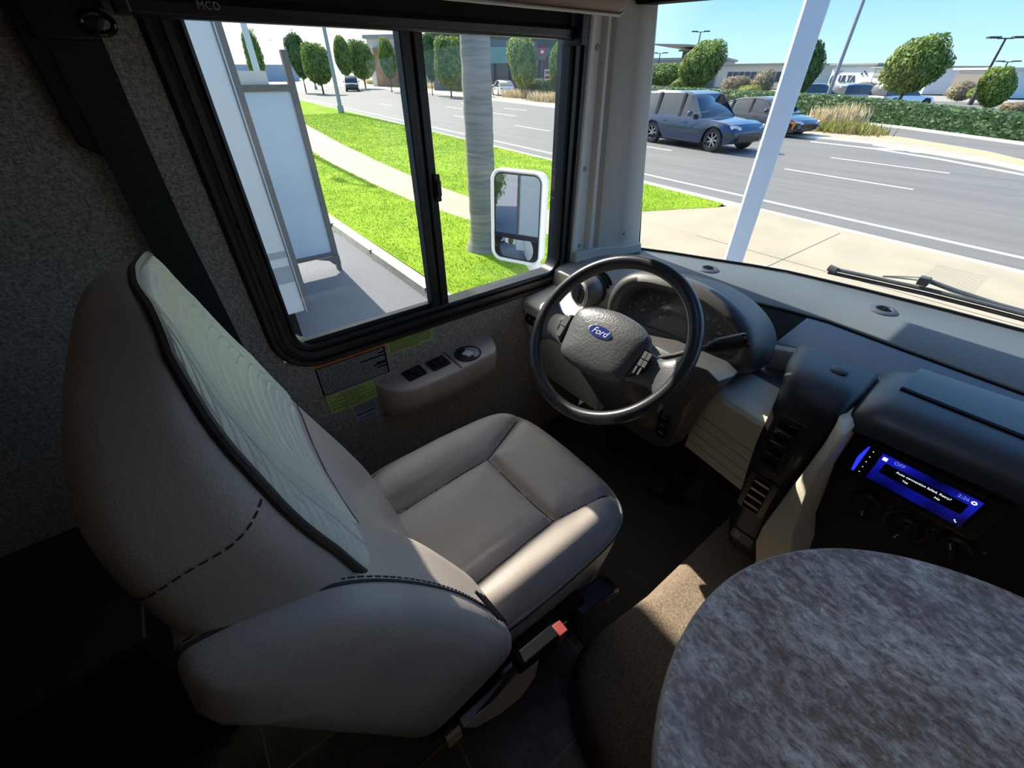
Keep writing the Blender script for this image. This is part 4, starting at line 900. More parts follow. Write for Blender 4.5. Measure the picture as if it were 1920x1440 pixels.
# lawn with the walk cut through it
walk_far = [(-70, 13.5), (-45, 9.9), (-28, 7.5), (-20, 6.45), (-15.3, 5.95), (-11.5, 5.62), (-8.66, 5.6), (-7.4, 6.0), (-6.3, 6.75)]
walk_near = [(-70, 11.9), (-45, 8.4), (-28, 6.0), (-20, 5.0), (-15.3, 4.55), (-11.7, 4.38), (-9.2, 4.36), (-7.27, 4.55), (-6.2, 4.95), (-5.16, 5.38), (-4.1, 5.55)]
flat('floor_lawn', [(-70, 2.5), (-4.1, 2.5), (-4.1, 5.55)] + walk_near[-2::-1], -.935, LAWN)
flat('floor_lawn', walk_far + [(-5.75, 7.5), (-5.25, 8.6), (-4.85, 9.35), (-4.95, 9.75), (-8, 10.15), (-23, 11.7), (-70, 16.2)], -.935, LAWN)
flat('floor_sidewalk', walk_near + walk_far[::-1], -.938, CONC)
flat('floor_driveway', [(-4.1, 2.34), (30, 2.34), (30, 6.3), (-4.7, 9.9), (-4.85, 9.35), (-5.25, 8.6), (-5.75, 7.5), (-6.3, 6.75), (-5.16, 5.38), (-4.1, 5.55)], -.94, CONC)
b = MB()
for x in (-2.484, .9, 4.3): b.box(x - .008, x + .008, 2.4, 9.2 - .1 * x, -.945, -.9385)
for y in (7.25, 4.3): b.box(-4.0, 12, y - .008, y + .008, -.945, -.9385)
struct(b.build('trim_driveway_joint', mat('joint', s2l(90, 84, 74), .9)))
# drain grooves pressed in the concrete
b = MB()
for k in range(14): y = 7.9 + k * .075; b.box(-.95 - .03 * 0, -.35, y - .010, y + .010, -.945, -.9385)
struct(b.build('trim_ramp_groove', mat('groove_grey', s2l(150, 140, 120), .9)))
# road
b = MB(); b.prism([(-300, road_y(9.5, -300), -.99), (60, road_y(9.5, 60), -.99), (60, 60, -.99), (-300, 90, -.99)], (0, 0, .035)); struct(b.build('floor_road', ROADM, smooth=0))
def stripe(c, x0, x1, w_=.12, s=-.1):
    b = MB(); b.prism([(x0, c + s * x0 - w_ / 2, -.9555), (x1, c + s * x1 - w_ / 2, -.9555), (x1, c + s * x1 + w_ / 2, -.9555), (x0, c + s * x0 + w_ / 2, -.9555)], (0, 0, .004)); return b
struct(stripe(10.36, -120, 30, .13).build('trim_lane_line', PAINT, smooth=0))
struct(stripe(9.42, -120, 30, .45).build('trim_gutter', mat('gutter', s2l(188, 178, 158), .85), smooth=0))
k = 0
for c, xs_ in ((14.62, (-2.83, -10.5, -18.2, -26, -34, -42)), (18.05, (-2.86, -11, -18.8, -26.5, -34.5)), (21.5, (-14, -22, -30, -38))):
    for x in xs_: struct(stripe(c, x - 3.3, x, .12).build('trim_lane_dash', PAINT, smooth=0))
# turn arrow and inner edge line next to the median
P = [gp(*q, -.952) for q in ((1625, 277), (1700, 279), (1722, 272), (1760, 288), (1710, 286), (1700, 283), (1625, 279))]
b = MB(); b.add([(p.x, p.y, -.9495) for p in P], [tuple(range(len(P)))]); struct(b.build('trim_lane_arrow', PAINT, smooth=0))
def pxstrip(name, top, bot, z, m, th=.05):
    P = [gp(*q, z) for q in top] + [gp(*q, z) for q in bot[::-1]]; b = MB(); b.prism([(p.x, p.y, z - th) for p in P], (0, 0, th)); return struct(b.build(name, m, smooth=0))
pxstrip('trim_edge_line', [(1520, 264.5), (1640, 278), (1760, 296.5), (1920, 326), (2100, 364)], [(1520, 266), (1640, 279.8), (1760, 299), (1920, 329), (2100, 368)], -.950, PAINT, .005)
med_near = [(560, 152), (800, 169), (1070, 201), (1300, 226), (1520, 253), (1637, 265.5), (1770, 285.5), (1864, 301), (2000, 330), (2200, 385)]
med_far = [(560, 146), (800, 158), (1070, 180), (1300, 205), (1520, 232), (1590, 244), (1700, 258), (1850, 283), (2000, 318), (2200, 372)]
MEDM = mat('median_paving', s2l(176, 158, 136), .85, var=.08, vscale=2)
pxstrip('floor_median', med_far, med_near, -.90, MEDM, .1)
pxstrip('trim_median_kerb', [(x, y - .8) for x, y in med_near], [(x, y + 4.5) for x, y in med_near], -.905, mat('pale_kerb', s2l(222, 214, 192), .8), .1)
pxstrip('trim_median_brick', [(1590, 246), (1700, 260), (1850, 285.5), (2000, 320), (2200, 375)], [(1590, 249), (1700, 264), (1850, 291.5), (2000, 327), (2200, 384)], -.896, mat('brick_band', s2l(206, 164, 120), .85), .05)
pxstrip('trim_far_kerb', [(1200, 188), (1400, 204), (1593, 226), (1700, 237), (1920, 266), (2200, 310)], [(1200, 190), (1400, 207), (1593, 230), (1700, 241.5), (1920, 271.5), (2200, 317)], -.93, mat('far_kerb', s2l(190, 188, 180), .8), .1)

# grass blades on the near lawns
rnd = random.Random(4); b = MB(); vs = []; fs = []
def inside(x, y, poly):
    c = False; j = len(poly) - 1
    for i in range(len(poly)):
        if (poly[i][1] > y) != (poly[j][1] > y) and x < (poly[j][0] - poly[i][0]) * (y - poly[i][1]) / (poly[j][1] - poly[i][1]) + poly[i][0]: c = not c
        j = i
    return c
L1 = [(-70, 2.52), (-4.15, 2.52), (-4.15, 5.55)] + walk_near[-2::-1]
L2 = walk_far + [(-5.75, 7.5), (-5.25, 8.6), (-4.85, 9.35), (-4.95, 9.75), (-8, 10.15), (-23, 11.7), (-70, 16.2)]
cnt = 0
while cnt < 60000:
    x = -4 - 32 * rnd.random() ** 1.9; y = 2.5 + 10 * rnd.random()
    if not (inside(x, y, L1) or inside(x, y, L2)): continue
    if (x + 5.68) ** 2 + (y - 3.82) ** 2 < .12: continue
    h = rnd.uniform(.018, .036); a = rnd.random() * 6.28; w_ = .004 + .0005 * abs(x); dx, dy = math.cos(a) * w_, math.sin(a) * w_; lx, ly = rnd.uniform(-.02, .02), rnd.uniform(-.02, .02)
    o = len(vs); vs += [(x - dx, y - dy, -.936), (x + dx, y + dy, -.936), (x + lx, y + ly, -.936 + h)]; fs.append((o, o + 1, o + 2)); cnt += 1
b.v = vs; b.f = fs
GRASS = mat('grass_blade', s2l(146, 178, 42), .7, col2=s2l(186, 206, 60), vscale=1.4)
tag(b.build('lawn_grass', GRASS, smooth=0), 'short bright green grass on the two lawn strips by the sidewalk', 'grass', kind='stuff')

# ================================================================== VEGETATION
def leaf_mat(name, c1, c2, c3=None):
    m = bpy.data.materials.new(name); m.use_nodes = True; n = m.node_tree; pb = n.nodes['Principled BSDF']; pb.inputs['Roughness'].default_value = .6
    tc = n.nodes.new('ShaderNodeTexCoord'); nz = n.nodes.new('ShaderNodeTexNoise'); nz.inputs['Scale'].default_value = 9; nz.inputs['Detail'].default_value = 4; n.links.new(tc.outputs['Object'], nz.inputs[0])
    rp = n.nodes.new('ShaderNodeValToRGB'); rp.color_ramp.elements[0].position = .38; rp.color_ramp.elements[1].position = .62; rp.color_ramp.elements[0].color = (*c1, 1); rp.color_ramp.elements[1].color = (*c2, 1)
    n.links.new(nz.outputs[0], rp.inputs[0]); n.links.new(rp.outputs[0], pb.inputs['Base Color'])
    tl = n.nodes.new('ShaderNodeBsdfTranslucent'); n.links.new(rp.outputs[0], tl.inputs[0]); mx = n.nodes.new('ShaderNodeMixShader'); mx.inputs[0].default_value = .35
    n.links.new(pb.outputs[0], mx.inputs[1]); n.links.new(tl.outputs[0], mx.inputs[2]); n.links.new(mx.outputs[0], n.nodes['Material Output'].inputs[0])
    MATS[name] = m; return m
LF = leaf_mat('green_leaves', s2l(84, 112, 42), s2l(150, 166, 70)); LF2 = leaf_mat('dark_leaves', s2l(62, 92, 48), s2l(112, 138, 66)); LF3 = leaf_mat('yellow_green_leaves', s2l(140, 150, 50), s2l(186, 182, 80)); LF4 = leaf_mat('pale_shrub_leaves', s2l(128, 124, 92), s2l(176, 158, 128))
HG = leaf_mat('hedge_leaves', s2l(58, 86, 48), s2l(96, 124, 66))
def crown_mesh(name, m, n_, seed, bottom=.2, lean=0, size=.034):
    rnd = random.Random(seed); b = MB(); vs = []; fs = []
    lobes = [(rnd.uniform(0, 6.28), rnd.uniform(-.6, .9), rnd.uniform(.03, .16)) for _ in range(16)]
    def rad(d):
        r = 1.0
        for a, e, k in lobes:
            v = Vector((math.cos(a) * math.cos(e), math.sin(a) * math.cos(e), math.sin(e))); r += k * (math.exp(-((d - v).length / .42) ** 2) - .25)
        return r
    cz = (1 + bottom) / 2; hz = (1 - bottom) / 2
    b.ball((0, 0, 0), 1, 22, 14, fn=lambda p: rad(p) * .84); b.v = [Vector((p.x * .5 + lean * p.z, p.y * .5, cz + p.z * hz)) for p in b.v]
    for i in range(n_):
        z = rnd.uniform(-1, 1); a = rnd.random() * 6.283; s = math.sqrt(1 - z * z); d = Vector((s * math.cos(a), s * math.sin(a), z)); r = rad(d) * rnd.uniform(.80, 1.03)
        c = Vector((d.x * r * .5 + lean * d.z, d.y * r * .5, cz + d.z * r * hz)); nn = (d + Vector((rnd.uniform(-.8, .8), rnd.uniform(-.8, .8), rnd.uniform(-.4, .9)))).normalized(); u, v = perp(nn); sz = size * rnd.uniform(.5, 1.1)
        t = rnd.random() * 3.14; u, v = u * math.cos(t) + v * math.sin(t), v * math.cos(t) - u * math.sin(t)
        o = len(b.v); b.v += [c - u * sz, c + v * sz * .45, c + u * sz, c - v * sz * .45]; b.f.append((o, o + 1, o + 2, o + 3))
    ms = [max(abs(p[i]) for p in b.v) for i in (0, 1)]; z0_, z1_ = min(p.z for p in b.v), max(p.z for p in b.v)
    b.v = [Vector((p.x / ms[0] * .5, p.y / ms[1] * .5, bottom + (p.z - z0_) / (z1_ - z0_) * (1 - bottom))) for p in b.v]
    o = b.build(name, m, smooth=0); me = o.data; bpy.data.objects.remove(o); return me
CRW = [crown_mesh('crown_a', LF, 5200, 1, .22), crown_mesh('crown_b', LF, 5200, 2, .16, .05), crown_mesh('crown_c', LF2, 5000, 3, .2, -.04), crown_mesh('crown_d', LF3, 1800, 5, .05), crown_mesh('crown_e', LF4, 1600, 6, .02)]
b = MB(); b.tube([(0, 0, 0), (.01, 0, .15), (-.01, .01, .35), (.02, 0, .6)], [.03, .025, .02, .01], 8); o = b.build('trunk_mesh', mat('bark', s2l(96, 78, 60), .9, var=.2)); TRK = o.data; bpy.data.objects.remove(o)
def far(px, py, D):
    r = ray(px, py); s = D / math.hypot(r[0], r[1]); return Vector((r[0] * s, r[1] * s, CAMZ + r[2] * s))
def tree(px, ptop, wpx, D, kind, label, name='tree', cat='tree', group=None, trunk=True, gz=-1.0):
    top = far(px, ptop, D); l, r = far(px - wpx / 2, ptop, D), far(px + wpx / 2, ptop, D); w_ = (r - l).length
    t = thing(name, (top.x, top.y, gz), label, cat, group); t.scale = (w_, w_, top.z - gz); t.rotation_euler = (0, 0, px * .37)
    o = bpy.data.objects.new('crown' if trunk else 'foliage', CRW[kind]); COL.objects.link(o); o.parent = t
    if trunk: o = bpy.data.objects.new('trunk', TRK); COL.objects.link(o); o.parent = t
    return t
LT = 'trees across the street'
tree(459, 50, 40, 62, 0, 'green tree seen above the white panel, leftmost in the side window', group=LT)
tree(546, 57, 46, 80, 2, 'tall narrow tree just left of the thin pole in the side window', group=LT)
tree(585, 77, 62, 74, 1, 'broad round green tree left of the thin grey pole', group=LT)
tree(634, 62, 40, 95, 0, 'tree right behind the thin grey pole in the side window', group=LT)
tree(670, 72, 56, 98, 1, 'round tree above the dark oncoming car', group=LT)
tree(720, 66, 38, 78, 0, 'slim pointed tree in front of the tan brick building', group=LT)
tree(800, 58, 36, 66, 2, 'dark tree at the left edge of the front side pane', group=LT)
tree(838, 64, 62, 60, 1, 'round leafy tree left of the palm trunk', group=LT)
tree(872, 78, 34, 64, 0, 'tree partly hidden behind the palm trunk', group=LT)
tree(980, 68, 62, 56, 1, 'bright yellow-green tree right of the palm trunk', group=LT)
tree(1050, 72, 44, 54, 0, 'tree next to the red sign at the edge of the side window', group=LT)
tree(1207, 40, 34, 60, 2, 'sliver of a tall tree beside the door pillar in the windshield', group=LT)
tree(1325, 72, 98, 57, 1, 'large round tree above the dark blue sport utility vehicle', group=LT)
tree(1533, 66, 66, 46, 2, 'dark green conical tree right of the white post', group=LT)
tree(1745, 60, 150, 47, 0, 'biggest round tree, standing behind the middle of the hedge', group=LT)
tree(1893, 122, 92, 46, 1, 'leafy tree at the right edge of the windshield view', group=LT)
SHR = 'shrubs in the planting beyond the hedge'
for px, pt, w_, D, k, lab in ((1240, 116, 90, 66, 0, 'wide green shrub left of the round tree above the dark blue car'), (1290, 140, 60, 60, 1, 'low green shrub below the round tree'), (1385, 140, 70, 62, 4, 'pinkish shrub in front of the long store windows'), (1440, 128, 60, 60, 4, 'tall pale shrub left of the white post'), (1408, 158, 50, 55, 3, 'bright yellow shrub left of the white post'),
                              (1575, 155, 62, 56, 3, 'yellow shrub under the ring emblem store'), (1625, 152, 80, 60, 4, 'pale flowering shrub right of the yellow one'), (1668, 158, 60, 60, 4, 'pale shrub at the left foot of the biggest tree'), (1815, 150, 70, 62, 4, 'brownish shrub between the biggest tree and the rightmost tree'), (1850, 162, 70, 58, 0, 'green shrub before the rightmost tree'), (1910, 190, 80, 44, 4, 'olive shrub under the rightmost tree'),
                              (1000, 146, 60, 52, 2, 'low dark shrub under the bright tree by the white car'), (1045, 148, 70, 48, 2, 'low dark shrub below the red sign')):
    tree(px, pt, w_, D + 6, k, lab, 'shrub', 'shrub', SHR, trunk=False)
# clipped hedge
hb = [gp(*q) for q in ((1180, 187), (1400, 203), (1560, 221), (1700, 237), (1920, 265), (2150, 303))]
rnd = random.Random(9); b = MB()
secs = []
hts = [1.25, 1.15, 1.15, 1.0, .88, .85]; hts2 = []
fine = [hb[i].lerp(hb[i + 1], t / 16) for i in range(len(hb) - 1) for t in range(16)] + [hb[-1]]
fh = [lerp(hts[i], hts[i + 1], t / 16) for i in range(len(hts) - 1) for t in range(16)] + [hts[-1]]
for p, h in zip(fine, fh):
    q = Vector((p.x * .0, 1, 0)); j = lambda s: rnd.uniform(-s, s)
    secs.append([(p.x + j(.05), p.y + j(.08), -1.0), (p.x, p.y - .1 + j(.1), -.2), (p.x, p.y + j(.1), -1 + h * .93), (p.x, p.y + .25, -1 + h + j(.06)), (p.x, p.y + 1.4, -1 + h + j(.06)), (p.x, p.y + 1.7, -1.0)])
b.loft(secs)
for i in range(11000):
    k = rnd.randrange(len(fine) - 1); p = fine[k].lerp(fine[k + 1], rnd.random()); h = fh[k]
    if rnd.random() < .7: c = Vector((p.x, p.y - .1 + rnd.uniform(-.12, .06), -1 + h * rnd.random())); nn = Vector((rnd.uniform(-.6, .6), -1, rnd.uniform(-.3, .8)))
    else: c = Vector((p.x, p.y + rnd.uniform(0, 1.4), -1 + h + rnd.uniform(-.04, .1))); nn = Vector((rnd.uniform(-.5, .5), rnd.uniform(-.7, .2), 1))
    u, v = perp(nn); sz = rnd.uniform(.06, .14); o = len(b.v); b.v += [c - u * sz, c + v * sz * .6, c + u * sz, c - v * sz * .6]; b.f.append((o, o + 1, o + 2, o + 3))
tag(b.build('hedge', HG, smooth=0), 'long clipped dark green hedge along the far side of the street', 'hedge')
# ornamental grass tufts on the median
def tuft(px, py, w_, h_, n_, m, label, spread=1.0):
    c = gp(px, py, -.9); rnd = random.Random(int(px)); b = MB()
    for i in range(n_):
        x, y = c.x + rnd.gauss(0, w_ / 3), c.y + rnd.gauss(0, .35); a = rnd.random() * 6.28; h = h_ * rnd.uniform(.6, 1.1); l = rnd.uniform(.1, .45) * spread * h; w2 = .03
        o = len(b.v); b.v += [Vector((x - w2, y, -.9)), Vector((x + w2, y, -.9)), Vector((x + math.cos(a) * l * .4 + w2, y + math.sin(a) * l * .4, -.9 + h * .6)), Vector((x + math.cos(a) * l, y + math.sin(a) * l, -.9 + h))]; b.f.append((o, o + 1, o + 2, o + 3))
    tag(b.build('ornamental_grass', m, smooth=0), label, 'grass clump', 'grass clumps on the street median')
GR1 = leaf_mat('median_grass', s2l(120, 132, 60), s2l(176, 164, 100)); GR2 = leaf_mat('straw_grass', s2l(186, 168, 128), s2l(220, 204, 168))
tuft(1575, 248, 2.2, .5, 900, GR1, 'green grass clump just right of the dark sedan nose'); tuft(1548, 238, 1.3, .95, 200, GR2, 'pale feathery grass plumes behind the dark sedan nose'); tuft(1585, 236, 1.0, 1.05, 140, GR2, 'pale grass plumes left of the far lane')
for px, py, w_, lab in ((1035, 194, 4, 'dry grass clump at the right edge of the side window'), (975, 186, 4, 'dry grass clump below the white car'), (850, 172, 4, 'dry grass clump left of the palm trunk'), (815, 168, 4, 'dry grass clump at the left of the front side pane'), (735, 164, 5, 'dry grass clump right of the dark oncoming car'), (700, 160, 5, 'dry grass clump behind the dark oncoming car'), (600, 153, 6, 'dry grass clump left of the dark oncoming car')):
    tuft(px, py - 2, w_ * 1.3, .9, 500, GR2 if px % 2 else GR1, lab)
# palm trunk with its crown far above
c = gp(908, 466, -.94); PT = thing('palm_tree', (c.x, c.y, -.94), 'grey ringed palm trunk on the lawn behind the side mirror', 'palm tree')
m = mat('palm_bark', s2l(122, 117, 110), .9, col2=s2l(148, 143, 136), vscale=4, stretch=(.5, .5, 6), bump=.4, bscale=22)
b = MB(); secs = []; rnd = random.Random(2)
for i in range(90):
    z = i / 89 * 9.5; r = .205 + .09 * math.exp(-(z / .16) ** 2) + (.006 if i % 3 == 0 else 0) + rnd.uniform(-.004, .004) - .004 * z
    secs.append([(c.x - .03 * z * .3 + r * math.cos(2 * math.pi * k / 28) * (1 + rnd.uniform(-.015, .015)), c.y + r * math.sin(2 * math.pi * k / 28), -.95 + z) for k in range(28)])
b.loft(secs); b.build('trunk', m, PT, smooth=60)
for k in range(14):
    a = k * 2.4; el = .9 - .09 * k; b = MB(); o0 = Vector((c.x - .085, c.y, 8.55)); pts = []
    for i in range(14):
        t = i / 13; pts.append(o0 + Vector((math.cos(a) * 2.4 * t, math.sin(a) * 2.4 * t, 2.2 * el * t - 2.1 * t * t)))
    for i in range(13):
        d = (pts[i + 1] - pts[i]).normalized(); s = d.cross(Vector((0, 0, 1))).normalized(); w_ = .5 * math.sin(math.pi * (i + 1) / 14) + .05
        for sg in (-1, 1): o = len(b.v); b.v += [pts[i], pts[i] + s * sg * w_ + d * .2 - Vector((0, 0, .12)), pts[i] + s * sg * w_ * .8 + d * .26 - Vector((0, 0, .1)), pts[i] + d * .1]; b.f.append((o, o + 1, o + 2, o + 3))
    b.build('frond', LF2, PT, smooth=0)

# ================================================================== POSTS AND LAMPS
c = far(1374, 490, 3.3); c.z = -.94
b = MB(M_ := Matrix.Translation(c) @ Matrix.Rotation(R(30), 4, 'Z')); b.prism([(x, y, 0) for x, y in rrect(-.056, .056, -.056, .056, .008, 3)], (0, 0, 5.6))
po = thing('white_post', c, 'thick white square post standing in front of the windshield', 'post'); b.build('post_shaft', WHITEP, po, smooth=30)
b = MB(M_); b.box(-.16, .16, -.16, .16, 0, .02); b.build('base_plate', WHITEP, po)
LMP = mat('galvanised_steel', s2l(150, 152, 156), .5, metal=.3); LMD = mat('dark_bronze', s2l(66, 62, 62), .6)
def pole(px0, py0, D, r, H, m, lab, heads=0, arm=0, ang=0, name='street_lamp', gz=-1.0):
    c = far(px0, py0, D); t = thing(name, (c.x, c.y, gz), lab, 'street lamp' if heads or arm else 'pole', 'street and parking lot lamps')
    b = MB(); b.tube([(c.x, c.y, gz), (c.x, c.y, gz + H)], [r, r * .6], 10); b.build('shaft', m, t)
    b = MB(); b.tube([(c.x, c.y, gz), (c.x, c.y, gz + .5)], r * 1.5, 10); b.build('pole_base', m, t)
    u = Vector((math.cos(ang), math.sin(ang), 0))
    if arm:
        b = MB(); P = [Vector((c.x, c.y, gz + H)) + u * arm * s + Vector((0, 0, arm * .35 * math.sin(s * math.pi / 2))) for s in [i / 8 for i in range(9)]]; b.tube(P, r * .45, 8); b.build('lamp_arm', m, t)
        b = MB(); b.ball(P[-1] + u * .25, (.42, .16, .1), 12, 8); b.build('lamp_head', m, t)
    if heads:
        for s in (-1, 1):
            b = MB(); q = Vector((c.x, c.y, gz + H)) + u * s * .9; v = Vector((-u.y, u.x, 0))
            b.prism([q - u * .45 - v * .22, q + u * .45 - v * .22, q + u * .45 + v * .22, q - u * .45 + v * .22], (0, 0, .14)); b.build('lamp_head', m, t)
        b = MB(); b.tube([Vector((c.x, c.y, gz + H)) - u * .6, Vector((c.x, c.y, gz + H)) + u * .6], .05, 6); b.build('cross_arm', m, t)
    return t
pole(640, 211, 38.2, .15, 12, LMP, 'thin grey lamp pole on the lawn edge in the rear side pane', arm=2.8, ang=R(-170))
pole(1543, 205, 43.5, .13, 16, LMP, 'thin tall grey pole behind the hedge right of the white post', arm=2.5, ang=R(200))
pole(487, 150, 24, .14, 10, mat('white_pole', s2l(205, 208, 212), .5), 'pale pole above the white panel at the left of the side window', arm=2.0, ang=R(-170))
for px, pt, D, lab in ((572, 76, 95, 'small curved street lamp over the broad round tree'), (526, 92, 120, 'small curved street lamp left of the narrow tree'), (643, 82, 110, 'small curved street lamp right of the thin grey pole')):
    tp = far(px, pt, D); pole(px, pt, D, .14, tp.z + 1.0, LMP, lab, arm=4.5, ang=R(185))
for px, pt, D, lab in ((1314, 60, 90, 'dark twin parking lamp above the round tree left of the white post'), (1886, 72, 62, 'dark twin parking lamp at the upper right corner'), (1890, 116, 95, 'farther small twin parking lamp below the right one'), (1238, 100, 100, 'thin twin lamp above the shrubs beside the pillar')):
    tp = far(px, pt, D); pole(px, pt, D, .13, tp.z + 1.0, LMD, lab, heads=1, ang=R(40))

# ================================================================== BUILDINGS
def bldg(name, px0, px1, ptop, D0, D1, m, lab, depth=25, cap=None, cat='building', z0=-1.0):
    a = far(px0, 140, D0); c = far(px1, 140, D1); zt_ = far((px0 + px1) / 2, ptop, (D0 + D1) / 2).z
    d = Vector((c.x - a.x, c.y - a.y, 0)); u = d.normalized(); nn = Vector((-u.y, u.x, 0)); nn = nn if nn.dot(Vector((a.x, a.y, 0))) > 0 else -nn
    t = thing(name, (a.x, a.y, z0), lab, cat); A = Vector((a.x, a.y, z0))
    b = MB(); b.prism([A, A + d, A + d + nn * depth, A + nn * depth], (0, 0, zt_ - z0)); b.build('walls', m, t, smooth=0)
    if cap:
        b = MB(); e = .5; A2 = A - u * e - nn * e + Vector((0, 0, zt_ - z0)); b.prism([A2, A2 + d + u * 2 * e, A2 + d + u * 2 * e + nn * (depth + 2 * e), A2 + nn * (depth + 2 * e)], (0, 0, cap[1])); b.build('parapet_cap', cap[0], t, smooth=0)
    Mf = Matrix.Identity(4)
    for j in range(3): Mf[j][0] = u[j]; Mf[j][1] = (0, 0, 1)[j]; Mf[j][2] = -nn[j]; Mf[j][3] = A[j]
    return t, Mf, d.length, zt_ - z0
WW = mat('white_stucco', s2l(206, 210, 212), .8); GB = mat('dark_cladding', s2l(92, 96, 100), .7); TN = mat('tan_brick', s2l(150, 112, 88), .8, var=.2, vscale=1); CRM = mat('cream_wall', s2l(200, 194, 178), .8)
GLS = mat('shop_glass', s2l(70, 84, 96), .1); CAPM = mat('cap_grey', s2l(150, 146, 138), .7)
t, M, L, H = bldg('store_building', 1345, 1480, 121, 112, 104, CRM, 'long low cream store with a row of windows left of the white post', cap=(CAPM, .15))
for k in range(9):
    b = MB(M); b.box(L * (.16 + k * .085), L * (.16 + k * .085) + L * .07, H - 2.6, H - 1.1, 0, .1); b.build('window', GLS, t, smooth=0)
t, M, L, H = bldg('beauty_store', 1558, 1638, 122, 104, 98, WW, 'white store with a curved ring emblem and letters on its facade', depth=7, cap=(CAPM, .2))
INKD = mat('sign_grey', s2l(64, 78, 104), .6)
tx = text('sign_letters', 'ULTA', 1.35, M @ Matrix.Translation((L * .44, H - 1.85, .05)), INKD, t, .1)
b = MB(M); P = [(L * .34 + 2.4 * math.cos(a), H - 2.0 + 1.35 * math.sin(a), .1) for a in [R(x) for x in range(100, 300, 10)]]; b.tube(P, [.02 + .08 * math.sin(math.pi * i / 19) for i in range(20)], 6); b.build('sign_ring', INKD, t)
for k in range(3):
    b = MB(M); b.ball((L * .74 + k * .42, H - 1.1 + .25 * (k % 2), .1), .14, 8, 6); b.build('sign_dot', INKD, t)
t, M, L, H = bldg('store_wing', 1639, 1745, 127, 98, 90, WW, 'white store wing with dark recess right of the ring emblem store', depth=7, cap=(CAPM, .15))
b = MB(M); b.box(L * .02, L * .45, H - 3.2, H - 2.0, 0, .1); b.build('dark_window', GLS, t, smooth=0)
b = MB(M); b.box(L * .0, L, H - 1.0, H - .6, 0, .2); b.build('grey_band', CAPM, t, smooth=0)  # plain grey band across the wing facade
t, M, L, H = bldg('shop_block', 1795, 1885, 131, 88, 82, WW, 'white shop with a brown roof band right of the biggest tree', cap=(mat('pale_cap', s2l(190, 192, 186), .7), .2))
b = MB(M); b.box(0, L, H - 1.6, H - .4, 0, .2); b.build('roof_band', mat('brown_band', s2l(120, 112, 106), .7), t, smooth=0)
t, M, L, H = bldg('roof_canopy', 1272, 1300, 96, 96, 94, GB, 'small tower with flaring flat canopy above the round tree', depth=6, cap=(CAPM, .25))
b = MB(M); b.prism([(-2, H + .3, -3), (L + 1.5, H + .3, -3), (L + 1.5, H + .5, 5), (-2, H + .8, 5)], (0, .2, 0)); b.build('flared_canopy', CAPM, t, smooth=0)
t, M, L, H = bldg('low_roof', 1195, 1350, 113, 115, 112, mat('blue_grey_roof', s2l(150, 160, 166), .7), 'long blue-grey roofed building beside the pillar', cap=(CAPM, .4))
t, M, L, H = bldg('brick_building', 697, 796, 72, 112, 106, CRM, 'tan and cream building with brick lower wall behind the slim tree', cap=(CAPM, .6))
b = MB(M); b.box(L * .12, L, 0, H * .82, 0, .6); b.build('brick_wall', TN, t, smooth=0)
for k in range(3):
    b = MB(M); b.box(L * (.3 + .2 * k), L * (.3 + .2 * k) + 1.4, 3, 5.5, .6, .75); b.build('window', GLS, t, smooth=0)
t, M, L, H = bldg('dark_store', 812, 1085, 66, 84, 74, GB, 'large dark grey store behind the trees in the front side pane', cap=(LMD, .5))
b = MB(M); b.box(L * .22, L * .62, H * .52, H * .8, 0, .2); b.build('green_awning', mat('teal_band', s2l(96, 140, 132), .6), t, smooth=0)
for k in range(9):
    b = MB(M); b.box(L * (.05 + .1 * k), L * (.05 + .1 * k) + 3.2, .8, 4.2, 0, .15); b.build('shop_window', mat('shop_glass2', s2l(70, 60, 60), .2), t, smooth=0)
bldg('distant_building', 425, 560, 121, 190, 190, mat('pale_building', s2l(176, 180, 184), .9), 'low distant pale building under the sky at the left of the side window')  # one even pale grey for its walls
# signs
def sign(px, ptop, pbot, wpx, D, m, lab, deco=None):
    tp, bt = far(px, ptop, D), far(px, pbot, D); l, r = far(px - wpx / 2, ptop, D), far(px + wpx / 2, ptop, D); w_ = (r - l).length; u = (r - l).normalized(); u.z = 0
    t = thing('shop_sign', (tp.x, tp.y, -1), lab, 'sign'); M = Matrix.Identity(4); nn = u.cross(Vector((0, 0, 1))).normalized()
    for j in range(3): M[j][0] = u[j]; M[j][1] = (0, 0, 1)[j]; M[j][2] = nn[j]; M[j][3] = (tp.x, tp.y, 0)[j]
    b = MB(M); b.box(-w_ / 2, w_ / 2, bt.z, tp.z, -.15, .15); b.build('sign_board', m, t, smooth=0)
    b = MB(M); b.box(-.15, .15, -1, bt.z, -.12, .12); b.build('sign_post', LMD, t, smooth=0); return t, M, w_, bt.z, tp.z
RS = mat('sign_red', s2l(176, 60, 62), .5)
t, M, w_, z0, z1 = sign(1017, 86, 112, 15, 66, GB, 'dark pylon sign with a red round emblem beside the tree')
b = MB(M); b.lathe([(w_ * .42, 0), (w_ * .42, .1), (.01, .1)], (0, (z0 + z1) / 2 + .2, .15), (0, 0, 1), 24); eb = b.build('emblem_disc', RS, t)
b = MB(M); q = w_ * .2; b.prism([(-q, (z0 + z1) / 2 - q * .2, .26), (q, (z0 + z1) / 2 - q * .2, .26), (q, (z0 + z1) / 2 + q * .5, .26), (0, (z0 + z1) / 2 + q * 1.6, .26), (-q, (z0 + z1) / 2 + q * .5, .26)], (0, 0, .04)); b.build('emblem_mark', WHITEP, eb, smooth=0)
t, M, w_, z0, z1 = sign(1032, 130, 152, 22, 60, WHITEP, 'low white sign with red panels under the pylon sign')
